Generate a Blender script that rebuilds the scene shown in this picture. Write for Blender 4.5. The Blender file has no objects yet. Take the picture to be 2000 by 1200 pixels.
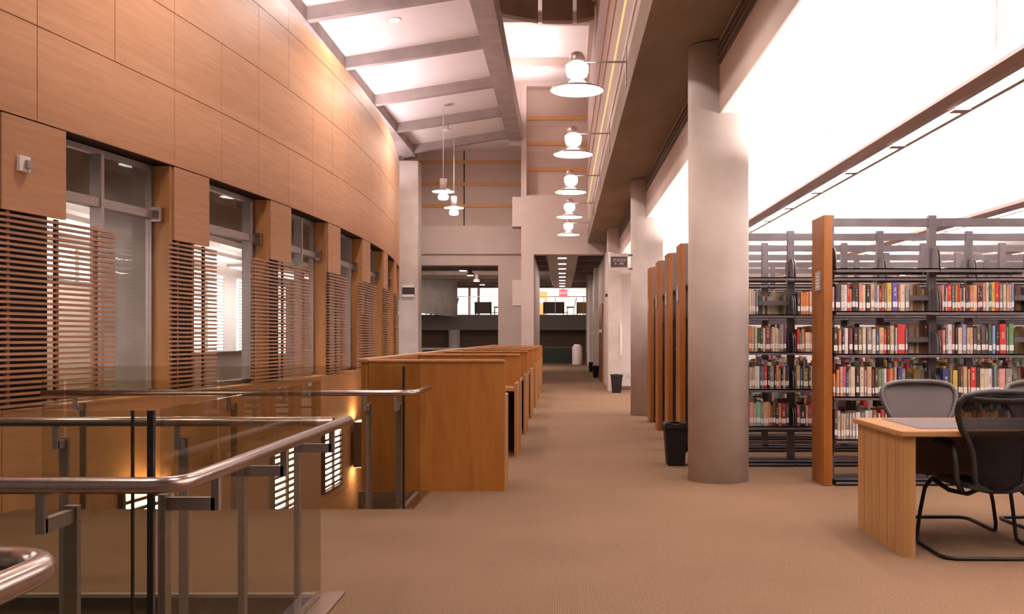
import bpy, bmesh, math, random
from mathutils import Vector, Matrix

random.seed(7)
sc = bpy.context.scene
COL = sc.collection
PI = math.pi
EYE = 1.30          # camera height
F = 1950.0          # focal length in px of the 2000 px wide photo
U, V = 1098.0, 660.0

# ------------------------------------------------------------------ materials
MATS = {}

def _mat(name):
    m = bpy.data.materials.new(name)
    m.use_nodes = True
    nt = m.node_tree
    nt.nodes.clear()
    out = nt.nodes.new('ShaderNodeOutputMaterial')
    b = nt.nodes.new('ShaderNodeBsdfPrincipled')
    nt.links.new(b.outputs[0], out.inputs[0])
    MATS[name] = m
    return m, nt, b

def _coords(nt, scale, gen='Object'):
    tc = nt.nodes.new('ShaderNodeTexCoord')
    mp = nt.nodes.new('ShaderNodeMapping')
    mp.inputs['Scale'].default_value = scale
    nt.links.new(tc.outputs[gen], mp.inputs[0])
    return mp.outputs[0]

def noisy(name, c1, c2, scale=(1, 1, 1), nscale=5.0, detail=4, rough=.6, metal=0.0, bump=0.0, lo=.35, hi=.65, dist=0.0, spec=.5):
    m, nt, b = _mat(name)
    vec = _coords(nt, scale)
    n = nt.nodes.new('ShaderNodeTexNoise')
    n.inputs['Scale'].default_value = nscale
    n.inputs['Detail'].default_value = detail
    n.inputs['Distortion'].default_value = dist
    nt.links.new(vec, n.inputs['Vector'])
    r = nt.nodes.new('ShaderNodeValToRGB')
    r.color_ramp.elements[0].position = lo
    r.color_ramp.elements[1].position = hi
    r.color_ramp.elements[0].color = (*c1, 1)
    r.color_ramp.elements[1].color = (*c2, 1)
    nt.links.new(n.outputs[0], r.inputs[0])
    nt.links.new(r.outputs[0], b.inputs['Base Color'])
    b.inputs['Roughness'].default_value = rough
    b.inputs['Metallic'].default_value = metal
    b.inputs['Specular IOR Level'].default_value = spec
    if bump:
        bp = nt.nodes.new('ShaderNodeBump')
        bp.inputs['Strength'].default_value = bump
        bp.inputs['Distance'].default_value = .01
        nt.links.new(n.outputs[0], bp.inputs['Height'])
        nt.links.new(bp.outputs[0], b.inputs['Normal'])
    return m

def plain(name, c, rough=.5, metal=0.0, spec=.5):
    m, nt, b = _mat(name)
    vec = _coords(nt, (1, 1, 1))
    n = nt.nodes.new('ShaderNodeTexNoise')
    n.inputs['Scale'].default_value = 9
    nt.links.new(vec, n.inputs['Vector'])
    mx = nt.nodes.new('ShaderNodeMix'); mx.data_type = 'RGBA'
    mx.inputs[6].default_value = (*[v * .94 for v in c], 1)
    mx.inputs[7].default_value = (*[min(1, v * 1.06) for v in c], 1)
    nt.links.new(n.outputs[0], mx.inputs[0])
    nt.links.new(mx.outputs[2], b.inputs['Base Color'])
    b.inputs['Roughness'].default_value = rough
    b.inputs['Metallic'].default_value = metal
    b.inputs['Specular IOR Level'].default_value = spec
    return m

def emit(name, c, s):
    m = bpy.data.materials.new(name)
    m.use_nodes = True
    nt = m.node_tree
    nt.nodes.clear()
    out = nt.nodes.new('ShaderNodeOutputMaterial')
    e = nt.nodes.new('ShaderNodeEmission')
    e.inputs[0].default_value = (*c, 1)
    e.inputs[1].default_value = s
    nt.links.new(e.outputs[0], out.inputs[0])
    MATS[name] = m
    return m

def glassy(name, tint, refl=1.0, alpha=None):
    m = bpy.data.materials.new(name)
    m.use_nodes = True
    nt = m.node_tree
    nt.nodes.clear()
    out = nt.nodes.new('ShaderNodeOutputMaterial')
    t = nt.nodes.new('ShaderNodeBsdfTransparent'); t.inputs[0].default_value = (*tint, 1)
    g = nt.nodes.new('ShaderNodeBsdfGlossy'); g.inputs['Roughness'].default_value = .02
    g.inputs[0].default_value = (refl, refl, refl, 1)
    fr = nt.nodes.new('ShaderNodeFresnel'); fr.inputs[0].default_value = 1.45
    mx = nt.nodes.new('ShaderNodeMixShader')
    ge = nt.nodes.new('ShaderNodeNewGeometry')      # reflect only where the ray enters the pane
    sb = nt.nodes.new('ShaderNodeMath'); sb.operation = 'SUBTRACT'; sb.inputs[0].default_value = 1.0
    nt.links.new(ge.outputs['Backfacing'], sb.inputs[1])
    mu = nt.nodes.new('ShaderNodeMath'); mu.operation = 'MULTIPLY'
    nt.links.new(fr.outputs[0], mu.inputs[0]); nt.links.new(sb.outputs[0], mu.inputs[1])
    nt.links.new(mu.outputs[0], mx.inputs[0])
    nt.links.new(t.outputs[0], mx.inputs[1])
    nt.links.new(g.outputs[0], mx.inputs[2])
    nt.links.new(mx.outputs[0], out.inputs[0])
    MATS[name] = m
    return m

def meshy(name, c, hole=.4, scale=220.0):
    """woven chair mesh: fine procedural vertical strips with see-through gaps"""
    m = bpy.data.materials.new(name)
    m.use_nodes = True
    nt = m.node_tree
    nt.nodes.clear()
    out = nt.nodes.new('ShaderNodeOutputMaterial')
    b = nt.nodes.new('ShaderNodeBsdfPrincipled')
    b.inputs['Base Color'].default_value = (*c, 1)
    b.inputs['Roughness'].default_value = .7
    b.inputs['Specular IOR Level'].default_value = .12
    t = nt.nodes.new('ShaderNodeBsdfTransparent')
    vec = _coords(nt, (1, 1, 1))
    w = nt.nodes.new('ShaderNodeTexWave'); w.bands_direction = 'X'
    w.inputs['Scale'].default_value = scale / 6.28
    nt.links.new(vec, w.inputs['Vector'])
    ma = nt.nodes.new('ShaderNodeMath'); ma.operation = 'LESS_THAN'
    ma.inputs[1].default_value = hole
    nt.links.new(w.outputs['Fac'], ma.inputs[0])
    mu = nt.nodes.new('ShaderNodeMath'); mu.operation = 'MULTIPLY'; mu.inputs[1].default_value = .8
    nt.links.new(ma.outputs[0], mu.inputs[0])
    mx = nt.nodes.new('ShaderNodeMixShader')
    nt.links.new(mu.outputs[0], mx.inputs[0])
    nt.links.new(b.outputs[0], mx.inputs[1])
    nt.links.new(t.outputs[0], mx.inputs[2])
    nt.links.new(mx.outputs[0], out.inputs[0])
    MATS[name] = m
    return m

def carpet():
    m, nt, b = _mat('carpet')
    vec = _coords(nt, (1, 1, 1))
    n = nt.nodes.new('ShaderNodeTexNoise'); n.inputs['Scale'].default_value = 110; n.inputs['Detail'].default_value = 2
    n2 = nt.nodes.new('ShaderNodeTexNoise'); n2.inputs['Scale'].default_value = .7
    nt.links.new(vec, n.inputs['Vector']); nt.links.new(vec, n2.inputs['Vector'])
    w = nt.nodes.new('ShaderNodeTexWave'); w.bands_direction = 'X'; w.inputs['Scale'].default_value = 26
    w.inputs['Distortion'].default_value = 1.0
    w2 = nt.nodes.new('ShaderNodeTexWave'); w2.bands_direction = 'Y'; w2.inputs['Scale'].default_value = 26
    w2.inputs['Distortion'].default_value = 1.0
    nt.links.new(vec, w.inputs['Vector']); nt.links.new(vec, w2.inputs['Vector'])
    a1 = nt.nodes.new('ShaderNodeMath'); a1.operation = 'ADD'
    nt.links.new(w.outputs['Fac'], a1.inputs[0]); nt.links.new(w2.outputs['Fac'], a1.inputs[1])
    a2 = nt.nodes.new('ShaderNodeMath'); a2.operation = 'MULTIPLY_ADD'; a2.inputs[1].default_value = .28; 
    nt.links.new(a1.outputs[0], a2.inputs[0]); nt.links.new(n.outputs[0], a2.inputs[2])
    a3 = nt.nodes.new('ShaderNodeMath'); a3.operation = 'MULTIPLY_ADD'; a3.inputs[1].default_value = .35
    nt.links.new(n2.outputs[0], a3.inputs[0]); nt.links.new(a2.outputs[0], a3.inputs[2])
    r = nt.nodes.new('ShaderNodeValToRGB')
    r.color_ramp.elements[0].position = .5; r.color_ramp.elements[1].position = 1.35 / 1.35
    r.color_ramp.elements[0].color = (.045, .030, .018, 1)
    r.color_ramp.elements[1].color = (.215, .131, .081, 1)
    nt.links.new(a3.outputs[0], r.inputs[0])
    nt.links.new(r.outputs[0], b.inputs['Base Color'])
    b.inputs['Roughness'].default_value = .95
    b.inputs['Specular IOR Level'].default_value = .1
    bp = nt.nodes.new('ShaderNodeBump'); bp.inputs['Strength'].default_value = .25; bp.inputs['Distance'].default_value = .004
    nt.links.new(a2.outputs[0], bp.inputs['Height']); nt.links.new(bp.outputs[0], b.inputs['Normal'])

carpet()
noisy('maple', (.46, .235, .125), (.52, .275, .15), (1, 1, 16), 1.6, 5, .5, dist=.4, spec=.3)
noisy('maple_deep', (.36, .155, .045), (.44, .205, .068), (6, 6, .5), 2.0, 5, .42, dist=.6)
noisy('slat_wood', (.32, .15, .075), (.42, .21, .11), (3, 1, 12), 2.0, 4, .45)
noisy('cherry', (.21, .064, .006), (.285, .095, .011), (9, 9, .6), 2.0, 5, .38, dist=.5)
noisy('carrel_wood', (.30, .105, .018), (.38, .145, .028), (5, 5, .7), 2.0, 5, .38, dist=.8)
noisy('desk_wood', (.335, .165, .055), (.42, .22, .082), (14, 14, .6), 2.0, 5, .4, dist=.4)
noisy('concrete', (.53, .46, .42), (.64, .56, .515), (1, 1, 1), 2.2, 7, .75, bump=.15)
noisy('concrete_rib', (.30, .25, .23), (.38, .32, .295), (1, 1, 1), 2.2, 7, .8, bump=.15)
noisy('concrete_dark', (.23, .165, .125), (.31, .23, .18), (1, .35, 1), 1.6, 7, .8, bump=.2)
noisy('paint_wall', (.56, .455, .41), (.59, .485, .44), (1, 1, 1), 2.0, 3, .75)
noisy('paint_panel', (.55, .43, .36), (.59, .465, .39), (1, 1, 1), 1.0, 3, .7)
noisy('paint_white', (.78, .73, .71), (.81, .76, .74), (1, 1, 1), 2.0, 3, .7)
noisy('shelf_steel', (.105, .088, .096), (.135, .113, .122), (1, 1, 1), 6, 2, .38, metal=.15)
noisy('steel', (.44, .355, .325), (.50, .41, .375), (30, 1, 1), 4, 2, .26, metal=1.0)
noisy('aluminium', (.31, .26, .245), (.36, .30, .285), (1, 1, 20), 4, 2, .4, metal=.7)
plain('gold_strip', (.80, .45, .16), .22, .8)
plain('wood_strip', (.60, .31, .11), .5)
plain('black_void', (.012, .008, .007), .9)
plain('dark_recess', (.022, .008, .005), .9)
plain('dark_floor', (.06, .05, .045), .6)
plain('lamp_metal', (.48, .36, .33), .35, .6)
plain('chair_black', (.010, .008, .008), .5, 0, .25)
plain('chair_black_lit', (.05, .042, .043), .45)
plain('bin_black', (.010, .007, .006), .55, 0, .2)
plain('inlay', (.13, .105, .11), .85, 0, .15)
plain('sign_dark', (.05, .03, .027), .5)
plain('sign_pale', (.66, .55, .53), .5)
plain('paper', (.85, .79, .76), .7)
plain('nosing_metal', (.30, .25, .23), .6)
plain('slot_dark', (.07, .06, .063), .6)
plain('placard', (.36, .31, .29), .5)
plain('louver_dark', (.12, .08, .06), .6)
plain('mezz_fascia', (.22, .18, .165), .8)
plain('brown_wall', (.16, .095, .065), .8)
plain('dark_wood', (.10, .05, .025), .5)
plain('amber_wood', (.55, .27, .08), .5)
plain('blind', (.50, .52, .46), .6)
plain('green_glass', (.02, .026, .022), .2)
glassy('guard_glass', (.882, .872, .81), .8)
glassy('window_glass', (.97, .97, .96), .7)
plain('glass_edge', (.012, .012, .011), .25)
meshy('chair_mesh', (.008, .006, .006), .55, 400)
meshy('chair_mesh_lit', (.15, .125, .125), .15, 520)
emit('lamp_glow', (1, .96, .94), 11.0)
emit('jar_glow', (1, .96, .94), 8.0)
emit('tube_glow', (1, .95, .92), 6.0)
emit('downlight_glow', (1, .95, .9), 8.0)
emit('window_glow', (1, .96, .93), 3.0)
emit('louver_glow', (1, .93, .82), 7.0)
emit('sconce_glow', (1, .72, .38), 45.0)
emit('strip_gold_glow', (1, .62, .26), 1.25)
emit('exit_glow', (1, .12, .14), 2.0)
emit('letter_glow', (1, .8, .8), 1.5)
emit('far_light', (1, .96, .93), 3.2)

# ------------------------------------------------------------------ mesh builder
class MB:
    def __init__(s):
        s.bm = bmesh.new(); s.mi = 0; s.smooth_faces = []
    def _f(s, vs, smooth=False):
        try:
            f = s.bm.faces.new(vs)
        except ValueError:
            return None
        f.material_index = s.mi
        f.smooth = smooth
        return f
    def hexa(s, p):   # 8 points: bottom 4 ccw, top 4 ccw
        v = [s.bm.verts.new(q) for q in p]
        for q in ((3, 2, 1, 0), (4, 5, 6, 7), (0, 1, 5, 4), (1, 2, 6, 5), (2, 3, 7, 6), (3, 0, 4, 7)):
            s._f([v[i] for i in q])
        return s
    def box(s, x0, x1, y0, y1, z0, z1):
        return s.hexa([(x0, y0, z0), (x1, y0, z0), (x1, y1, z0), (x0, y1, z0), (x0, y0, z1), (x1, y0, z1), (x1, y1, z1), (x0, y1, z1)])
    def tube(s, pts, r, n=12, cap=True, closed=False):
        pts = [Vector(p) for p in pts]
        rs = r if isinstance(r, (list, tuple)) else [r] * len(pts)
        rings = []
        up = None
        N = len(pts)
        for i, p in enumerate(pts):
            if closed:
                d = (pts[(i + 1) % N] - pts[i - 1]).normalized()
            else:
                d = (pts[min(i + 1, N - 1)] - pts[max(i - 1, 0)]).normalized()
            if up is None:
                a = Vector((0, 0, 1)) if abs(d.z) < .9 else Vector((1, 0, 0))
                up = (a - d * a.dot(d)).normalized()
            else:
                up = (up - d * up.dot(d)).normalized()
            sd = d.cross(up)
            rings.append([s.bm.verts.new(p + (up * math.cos(2 * PI * k / n) + sd * math.sin(2 * PI * k / n)) * rs[i]) for k in range(n)])
        rng = range(N) if closed else range(N - 1)
        for i in rng:
            a, b = rings[i], rings[(i + 1) % N]
            for k in range(n):
                s._f([a[k], a[(k + 1) % n], b[(k + 1) % n], b[k]], True)
        if cap and not closed:
            s._f(rings[0][::-1]); s._f(rings[-1])
        return s
    def lathe(s, prof, c=(0, 0, 0), n=32, cap0=True, cap1=True):
        rings = []
        for r, z in prof:
            rings.append([s.bm.verts.new((c[0] + r * math.cos(2 * PI * k / n), c[1] + r * math.sin(2 * PI * k / n), c[2] + z)) for k in range(n)])
        for a, b in zip(rings, rings[1:]):
            for k in range(n):
                s._f([a[k], a[(k + 1) % n], b[(k + 1) % n], b[k]], True)
        if cap0: s._f(rings[0][::-1])
        if cap1: s._f(rings[-1])
        return s
    def grid(s, rows, thick=None, smooth=True):
        """rows of points -> surface; thick: vector offset for a solid sheet"""
        def lay(off):
            return [[s.bm.verts.new(Vector(p) + off) for p in r] for r in rows]
        a = lay(Vector((0, 0, 0)))
        R, C_ = len(a), len(a[0])
        for i in range(R - 1):
            for j in range(C_ - 1):
                s._f([a[i][j], a[i][j + 1], a[i + 1][j + 1], a[i + 1][j]], smooth)
        if thick is not None:
            b = lay(Vector(thick))
            for i in range(R - 1):
                for j in range(C_ - 1):
                    s._f([b[i][j], b[i + 1][j], b[i + 1][j + 1], b[i][j + 1]], smooth)
            for j in range(C_ - 1):
                s._f([a[0][j], b[0][j], b[0][j + 1], a[0][j + 1]]); s._f([a[-1][j], a[-1][j + 1], b[-1][j + 1], b[-1][j]])
            for i in range(R - 1):
                s._f([a[i][0], a[i + 1][0], b[i + 1][0], b[i][0]]); s._f([a[i][-1], b[i][-1], b[i + 1][-1], a[i + 1][-1]])
        return s
    def prism(s, poly, axis, d0, d1):
        """poly: 2D points; axis 'X' (y,z), 'Y' (x,z), 'Z' (x,y)"""
        def P(q, d):
            return {'X': (d, q[0], q[1]), 'Y': (q[0], d, q[1]), 'Z': (q[0], q[1], d)}[axis]
        a = [s.bm.verts.new(P(q, d0)) for q in poly]
        b = [s.bm.verts.new(P(q, d1)) for q in poly]
        s._f(a); s._f(b[::-1])
        n = len(poly)
        for i in range(n):
            s._f([a[i], b[i], b[(i + 1) % n], a[(i + 1) % n]])
        return s
    def mat(s, i):
        s.mi = i
        return s
    def build(s, name, mats, parent=None, bevel=0.0, loc=None, rot=None):
        bmesh.ops.recalc_face_normals(s.bm, faces=s.bm.faces[:])
        me = bpy.data.meshes.new(name)
        s.bm.to_mesh(me); s.bm.free()
        if isinstance(mats, str): mats = [mats]
        for m in mats: me.materials.append(MATS[m])
        o = bpy.data.objects.new(name, me)
        COL.objects.link(o)
        if parent: o.parent = parent
        if loc: o.location = loc
        if rot: o.rotation_euler = rot
        if bevel:
            b = o.modifiers.new('bevel', 'BEVEL'); b.width = bevel; b.segments = 2; b.limit_method = 'ANGLE'
        return o

def tag(o, label=None, cat=None, group=None, kind=None):
    if label: o['label'] = label
    if cat: o['category'] = cat
    if group: o['group'] = group
    if kind: o['kind'] = kind
    return o

def struct(o, label, cat):
    return tag(o, label, cat, None, 'structure')

def empty(name, loc, rz=0.0):
    o = bpy.data.objects.new(name, None)
    COL.objects.link(o)
    o.location = loc; o.rotation_euler = (0, 0, rz)
    o.empty_display_size = .1
    return o

def kids(o):
    return [c for c in bpy.data.objects if c.parent == o]

def copy_tree(o, parent=None):
    c = o.copy(); COL.objects.link(c)
    if parent: c.parent = parent
    for ch in kids(o):
        copy_tree(ch, c)
    return c

def text(name, body, size, mat, parent, loc, rot, depth=.003):
    cu = bpy.data.curves.new(name, 'FONT')
    cu.body = body; cu.size = size; cu.extrude = depth; cu.align_x = 'CENTER'; cu.align_y = 'CENTER'
    cu.materials.append(MATS[mat])
    tmp = bpy.data.objects.new(name + '_curve', cu)
    COL.objects.link(tmp)
    me = bpy.data.meshes.new_from_object(tmp.evaluated_get(bpy.context.evaluated_depsgraph_get()))
    bpy.data.objects.remove(tmp)
    o = bpy.data.objects.new(name, me)
    COL.objects.link(o)
    o.parent = parent; o.location = loc; o.rotation_euler = rot
    return o

ORD = ['first', 'second', 'third', 'fourth', 'fifth', 'sixth', 'seventh', 'eighth', 'ninth', 'tenth', 'eleventh', 'twelfth', 'thirteenth',
       'fourteenth', 'fifteenth', 'sixteenth', 'seventeenth', 'eighteenth', 'nineteenth', 'twentieth']
ORD += ['twenty-' + w for w in ORD[:9]] + ['thirtieth'] + ['thirty-' + w for w in ORD[:9]] + ['fortieth'] + ['forty-' + w for w in ORD[:9]]

# ------------------------------------------------------------------ the curved wall
def WX(y):
    return -3.37 - .0095 * (y - 16.4) ** 2

def curved(mb, y0, y1, z0, z1, o0, o1, step=.6):
    """solid following the drum: offsets o0..o1 measured from its face (negative = into the drum)"""
    n = max(1, int(math.ceil((y1 - y0) / step)))
    def P(y, o, z):
        dx = -.019 * (y - 16.4)
        nx, ny = 1.0, -dx
        l = math.hypot(nx, ny)
        return (WX(y) + o * nx / l, y + o * ny / l, z)
    bm = mb.bm
    rings = []
    for i in range(n + 1):
        y = y0 + (y1 - y0) * i / n
        rings.append([bm.verts.new(P(y, o, z)) for o, z in ((o0, z0), (o1, z0), (o1, z1), (o0, z1))])
    for a, b in zip(rings, rings[1:]):
        for k in range(4):
            mb._f([a[k], a[(k + 1) % 4], b[(k + 1) % 4], b[k]])
    mb._f(rings[0]); mb._f(rings[-1][::-1])
    return mb

HEAD, SILL, TOP = 2.98, .75, 5.50
BAY0, BAYP, NB = 7.38, 2.38, 8
YW0, YW1 = -1.0, 29.0

def in_bays(y0, y1): pass

mb = MB()
# backing of the upper wall and the base wall
curved(mb, YW0, YW1, HEAD + .005, TOP - .005, -.30, -.022)
curved(mb, YW0, YW1, -3.2, SILL - .006, -.35, -.022)
# veneer panels, upper bands
bands = [(HEAD, 3.725), (3.725, 4.475), (4.475, 5.22), (5.22, TOP)]
pitch = BAYP / 2.38
skip = {0: {8.76, 14.76, 19.76}, 1: {12.76, 16.76, 20.76}, 2: {8.76, 10.76, 13.76, 17.76}, 3: {9.76, 11.76, 13.76, 15.76}}
for bi, (z0, z1) in enumerate(bands):
    edges = [YW0] + [round(-.24 + k, 2) for k in range(0, 29)] + [YW1]
    edges = [e for e in edges if e not in skip[bi]]
    for a, b in zip(edges, edges[1:]):
        g = .004
        curved(mb.mat(1), a + g, b - g, z0 + g, z1 - g, -.022, 0.0, .5)
# base panels
edges = [YW0] + [BAY0 - 3 * BAYP + BAYP * k for k in range(12)] + [YW1]
for a, b in zip(edges, edges[1:]):
    if b <= a: continue
    for z0, z1 in ((-3.2, -1.05), (-1.05, SILL)):
        curved(mb.mat(1), a + .004, b - .004, z0 + .004, z1 - .004, -.022, 0.0, .5)
# sill cap
curved(mb.mat(1), YW0, YW1, SILL - .006, SILL + .012, -.33, .012, .6)
wall_left = struct(mb.build('wall_left', ['dark_recess', 'maple']), 'curved maple veneer wall bulging along the atrium above and below the windows', 'wall')

# piers between the windows: upper veneer panel, near-black niche standing for shade behind the slats, orange jamb
for k in range(-2, NB):
    y = BAY0 + BAYP * k
    m = MB(); curved(m, y, y + .72, 2.256, HEAD - .008, -.03, 0.0, .3)
    m.build('pier_panel', 'maple', wall_left)
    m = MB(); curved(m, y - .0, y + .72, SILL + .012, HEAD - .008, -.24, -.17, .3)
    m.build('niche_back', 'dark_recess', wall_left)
    m = MB(); curved(m, y - .06, y - .012, SILL + .012, HEAD - .008, -.27, -.02, .3)
    m.build('jamb', 'maple_deep', wall_left)

# windows in the bays
for k in range(-2, NB):
    y = BAY0 + BAYP * k
    a, b = y + .70, y + BAYP - .06
    w = MB()
    z0, z1 = SILL + .012, HEAD - .008
    curved(w, a, b, z0, z0 + .05, -.25, -.19); curved(w, a, b, z1 - .05, z1, -.25, -.19)
    curved(w, a, a + .035, z0 + .05, z1 - .05, -.25, -.19); curved(w, b - .03, b, z0 + .05, z1 - .05, -.25, -.19)
    fr = struct(w.build('window_%d' % (k + 3), 'aluminium'), 'aluminium framed interior window, ' + ('%s bay along the curved maple wall' % ORD[k] if k >= 0 else ['one bay', 'two bays'][-k - 1] + ' before the first slatted screen'), 'window')
    t = MB(); curved(t, a + .03, b - .03, 2.45, 2.53, -.24, -.14); t.build('transom', 'aluminium', fr)
    mm = a + {0: .68, 1: 1.38, 2: .84}.get(k, 1.3)
    t = MB(); curved(t, mm, mm + .045, z0 + .05, z1 - .05, -.24, -.13); t.build('mullion', 'aluminium', fr)
    t = MB(); curved(t, b - .10, b - .005, 2.42, 2.56, -.15, -.07); t.build('clamp', 'steel', fr)
    t = MB(); curved(t, a + .03, b - .03, z0 + .03, z1 - .03, -.222, -.214); t.build('pane', 'window_glass', fr)

# sliding slatted screens
screens = [(7.27, 8.73, 'over the first window with the glass guard before it'), (9.66, 10.61, 'covering the second pier and little of its window'),
           (11.57, 13.63, 'the widest one, at the third pier'), (14.48, 15.65, 'at the fourth pier'), (16.45, 18.2, 'at the fifth pier above the first study carrel'),
           (19.2, 20.3, 'at the sixth pier near the curve'), (21.6, 22.7, 'at the seventh pier where the wall turns away')]
for (a, b, where) in screens:
    ym = (a + b) / 2
    r = empty('slatted_screen', (0, 0, 0))
    tag(r, 'sliding screen of thin maple slats ' + where, 'screen', 'slatted window screens')
    m = MB()
    n = 34
    for i in range(n):
        z = SILL + .028 + i * (2.25 - SILL - .028) / n
        curved(m, a, b, z, z + .020, -.018, .022, .5)
    m.build('slats', 'slat_wood', r)
    for yy in (a + .18, (a + b) / 2, b - .22):
        m = MB(); curved(m, yy, yy + .035, SILL + .02, 2.25, -.045, -.019, .3)
        m.build('stile', 'slat_wood', r)

# wall device on the first pier panel
m = MB(); curved(m, 7.53, 7.65, 2.56, 2.68, 0.0, .03, .2)
dv = tag(m.build('wall_strobe', 'paper', None, .004), 'small white alarm device on the first veneer panel of the curved wall', 'alarm')
m = MB(); curved(m, 7.585, 7.64, 2.59, 2.65, .03, .055, .2); m.build('lens', 'placard', dv)

# rooms behind the curved wall
m = MB()
m.box(-7.7, -7.5, -1, 29, -3.3, 5.4)
struct(m.build('wall_inner', 'paint_white'), 'white back wall of the rooms seen through the interior windows', 'wall')
m = MB()
for i in range(15):
    a, b = -1 + 2 * i, 1 + 2 * i
    m.hexa([(-9.0, a, -.02), (WX(a) - .36, a, -.02), (WX(b) - .36, b, -.02), (-9.0, b, -.02), (-9.0, a, .0), (WX(a) - .36, a, .0), (WX(b) - .36, b, .0), (-9.0, b, .0)])
struct(m.build('floor_inner', 'carpet'), 'carpeted floor of the rooms behind the interior windows', 'floor')
m = MB()
for i in range(15):
    a, b = -1 + 2 * i, 1 + 2 * i
    m.hexa([(-5.0, a, 3.25), (WX(a) - .31, a, 3.25), (WX(b) - .31, b, 3.25), (-5.0, b, 3.25), (-5.0, a, 3.4), (WX(a) - .31, a, 3.4), (WX(b) - .31, b, 3.4), (-5.0, b, 3.4)])
m.mat(1).box(-7.5, -5.0, -1, 29, 3.25, 3.4)
struct(m.build('ceiling_inner', ['concrete_rib', 'paint_white']), 'ceiling of the rooms behind the interior windows, concrete then white', 'ceiling')
m = MB(); m.box(-5.15, -4.85, -1, 29, 2.72, 3.25)
struct(m.build('beam', 'concrete'), 'concrete beam crossing behind the interior windows', 'beam')
for y in (10.08, 17.25):
    m = MB(); m.box(WX(y) - .90, WX(y) - .36, y, y + .22, 0, 3.25)
    struct(m.build('wall_fin', 'concrete_rib'), 'bare concrete fin wall behind the %s window bay' % {10.08: 'first', 17.25: 'fourth'}[y], 'wall')
for y0, y1, h, w in ((12.2, 14.8, 2.05, 'tall brown partition inside the room behind the first window'), (18.0, 22.5, 1.0, 'low grey partition inside the room behind the second window')):
    m = MB(); m.box(-6.75, -6.7, y0, y1, .04, h)
    r = tag(m.build('room_partition', 'paint_panel' if h > 1.5 else 'placard'), w, 'partition')
    m = MB(); m.box(-6.78, -6.67, y0, y1, h, h + .03); m.build('cap', 'aluminium', r)
    for yy in (y0 + .05, y1 - .1):
        m = MB(); m.box(-6.9, -6.55, yy, yy + .05, 0, .04); m.build('foot', 'aluminium', r)
# lit luminous panels in those rooms
for i, (x, y0, y1) in enumerate([(-6.3, 7.6, 10.6), (-6.3, 11.4, 14.6), (-6.3, 15.4, 18.6), (-6.3, 20.0, 24.0)]):
    r = empty('light_panel', (x, (y0 + y1) / 2, 2.72))
    tag(r, 'bright white ceiling light panel behind the %s window' % ORD[i], 'ceiling light', 'light panels behind the interior windows')
    m = MB(); m.box(-.42, .42, -(y1 - y0) / 2, (y1 - y0) / 2, 0, .06); m.build('housing', 'paint_white', r)
    m = MB(); m.box(-.38, .38, -(y1 - y0) / 2 + .04, (y1 - y0) / 2 - .04, -.012, 0); m.build('diffuser', 'window_glow', r)
    for yy in (-(y1 - y0) / 2 + .3, (y1 - y0) / 2 - .3):
        m = MB(); m.tube([(0, yy, .06), (0, yy, .53)], .008, 6); m.build('rod', 'steel', r)
# lit blinds on the back wall
for i, (y0, y1) in enumerate([(6.4, 9.3), (12.2, 16.8), (18.5, 22.0), (23.0, 27.0)]):
    r = empty('window_blind', (-7.49, (y0 + y1) / 2, .9))
    tag(r, 'pale horizontal blind over a lit window, %s along the inner rooms' % ORD[i], 'blind', 'blinds in the inner rooms')
    h = (y1 - y0) / 2
    m = MB(); m.box(.0, .01, -h, h, 0, 1.75); m.build('backing', 'window_glow', r)
    m = MB()
    for j in range(24):
        m.box(.03, .06, -h, h, .03 + j * .071, .055 + j * .071)
    m.build('slats', 'blind', r)
    for q in (-h / 3, h / 3):
        m = MB(); m.box(.062, .08, q - .05, q + .05, 0, 1.75); m.build('post', 'blind', r)

# ------------------------------------------------------------------ floor
m = MB()
T = -.32
m.box(-1.02, 11, -4, 1.72, T, 0)
m.box(-4.9, 11, 1.72, 2.98, T, 0)
m.box(-1.25, 11, 2.98, 5.07, T, 0)
m.box(WX(5.07) + .0, 11, 5.07, 7.57, T, 0)
m.box(-1.20, 11, 7.57, 8.42, T, 0)
m.box(-1.72, 11, 8.42, 28.0, T, 0)
m.box(-1.2, 2.0, 28.0, 48.7, T, 0)
floor = struct(m.build('floor', 'carpet'), 'brown ribbed carpet floor of the library walkway', 'floor')
m = MB(); m.box(-5.2, -1.23, 5.04, 5.075, -.014, .004)
m.box(-1.235, -1.20, 7.57, 8.42, -.014, .004)
m.build('nosing', 'nosing_metal', floor)
m = MB(); m.box(-9, -1.0, -4, 30, -3.3, -3.2)
struct(m.build('floor_lower', 'dark_floor'), 'dark floor of the level below the open wells', 'floor')
m = MB(); m.box(-1.0, -.8, -4, 28, -3.2, -.32)
struct(m.build('wall_lower', 'paint_wall'), 'painted wall under the walkway on the lower level', 'wall')

# ------------------------------------------------------------------ columns, soffit beam, fascia
cols = [(1.43, 9.15), (1.43, 16.85)]
cwords = ['round concrete column beside the black wastebasket at the reading table', 'round concrete column with the hanging stacks sign', ]
for (x, y), w in zip(cols, cwords):
    m = MB(); m.lathe([(.275, 0), (.275, 3.95)], (x, y, 0), 64)
    struct(m.build('column', 'concrete'), w, 'column')
for (x0, y0, y1, z1, w) in ((1.12, 24.25, 25.1, 3.96, 'flat concrete pier by the bright end wall of the stacks'), (1.07, 33.3, 33.9, 3.64, 'pale pier beyond the wide orange door in the far corridor'), (1.08, 40.0, 40.6, 3.64, 'pale pier deepest in the far corridor')):
    m = MB(); m.box(x0, 1.44, y0, y1, 0, z1)
    struct(m.build('column', 'concrete'), w, 'column')
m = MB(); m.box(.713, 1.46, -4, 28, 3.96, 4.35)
struct(m.build('beam', 'concrete_dark'), 'long rough concrete beam soffit over the row of round columns', 'beam')
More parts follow.
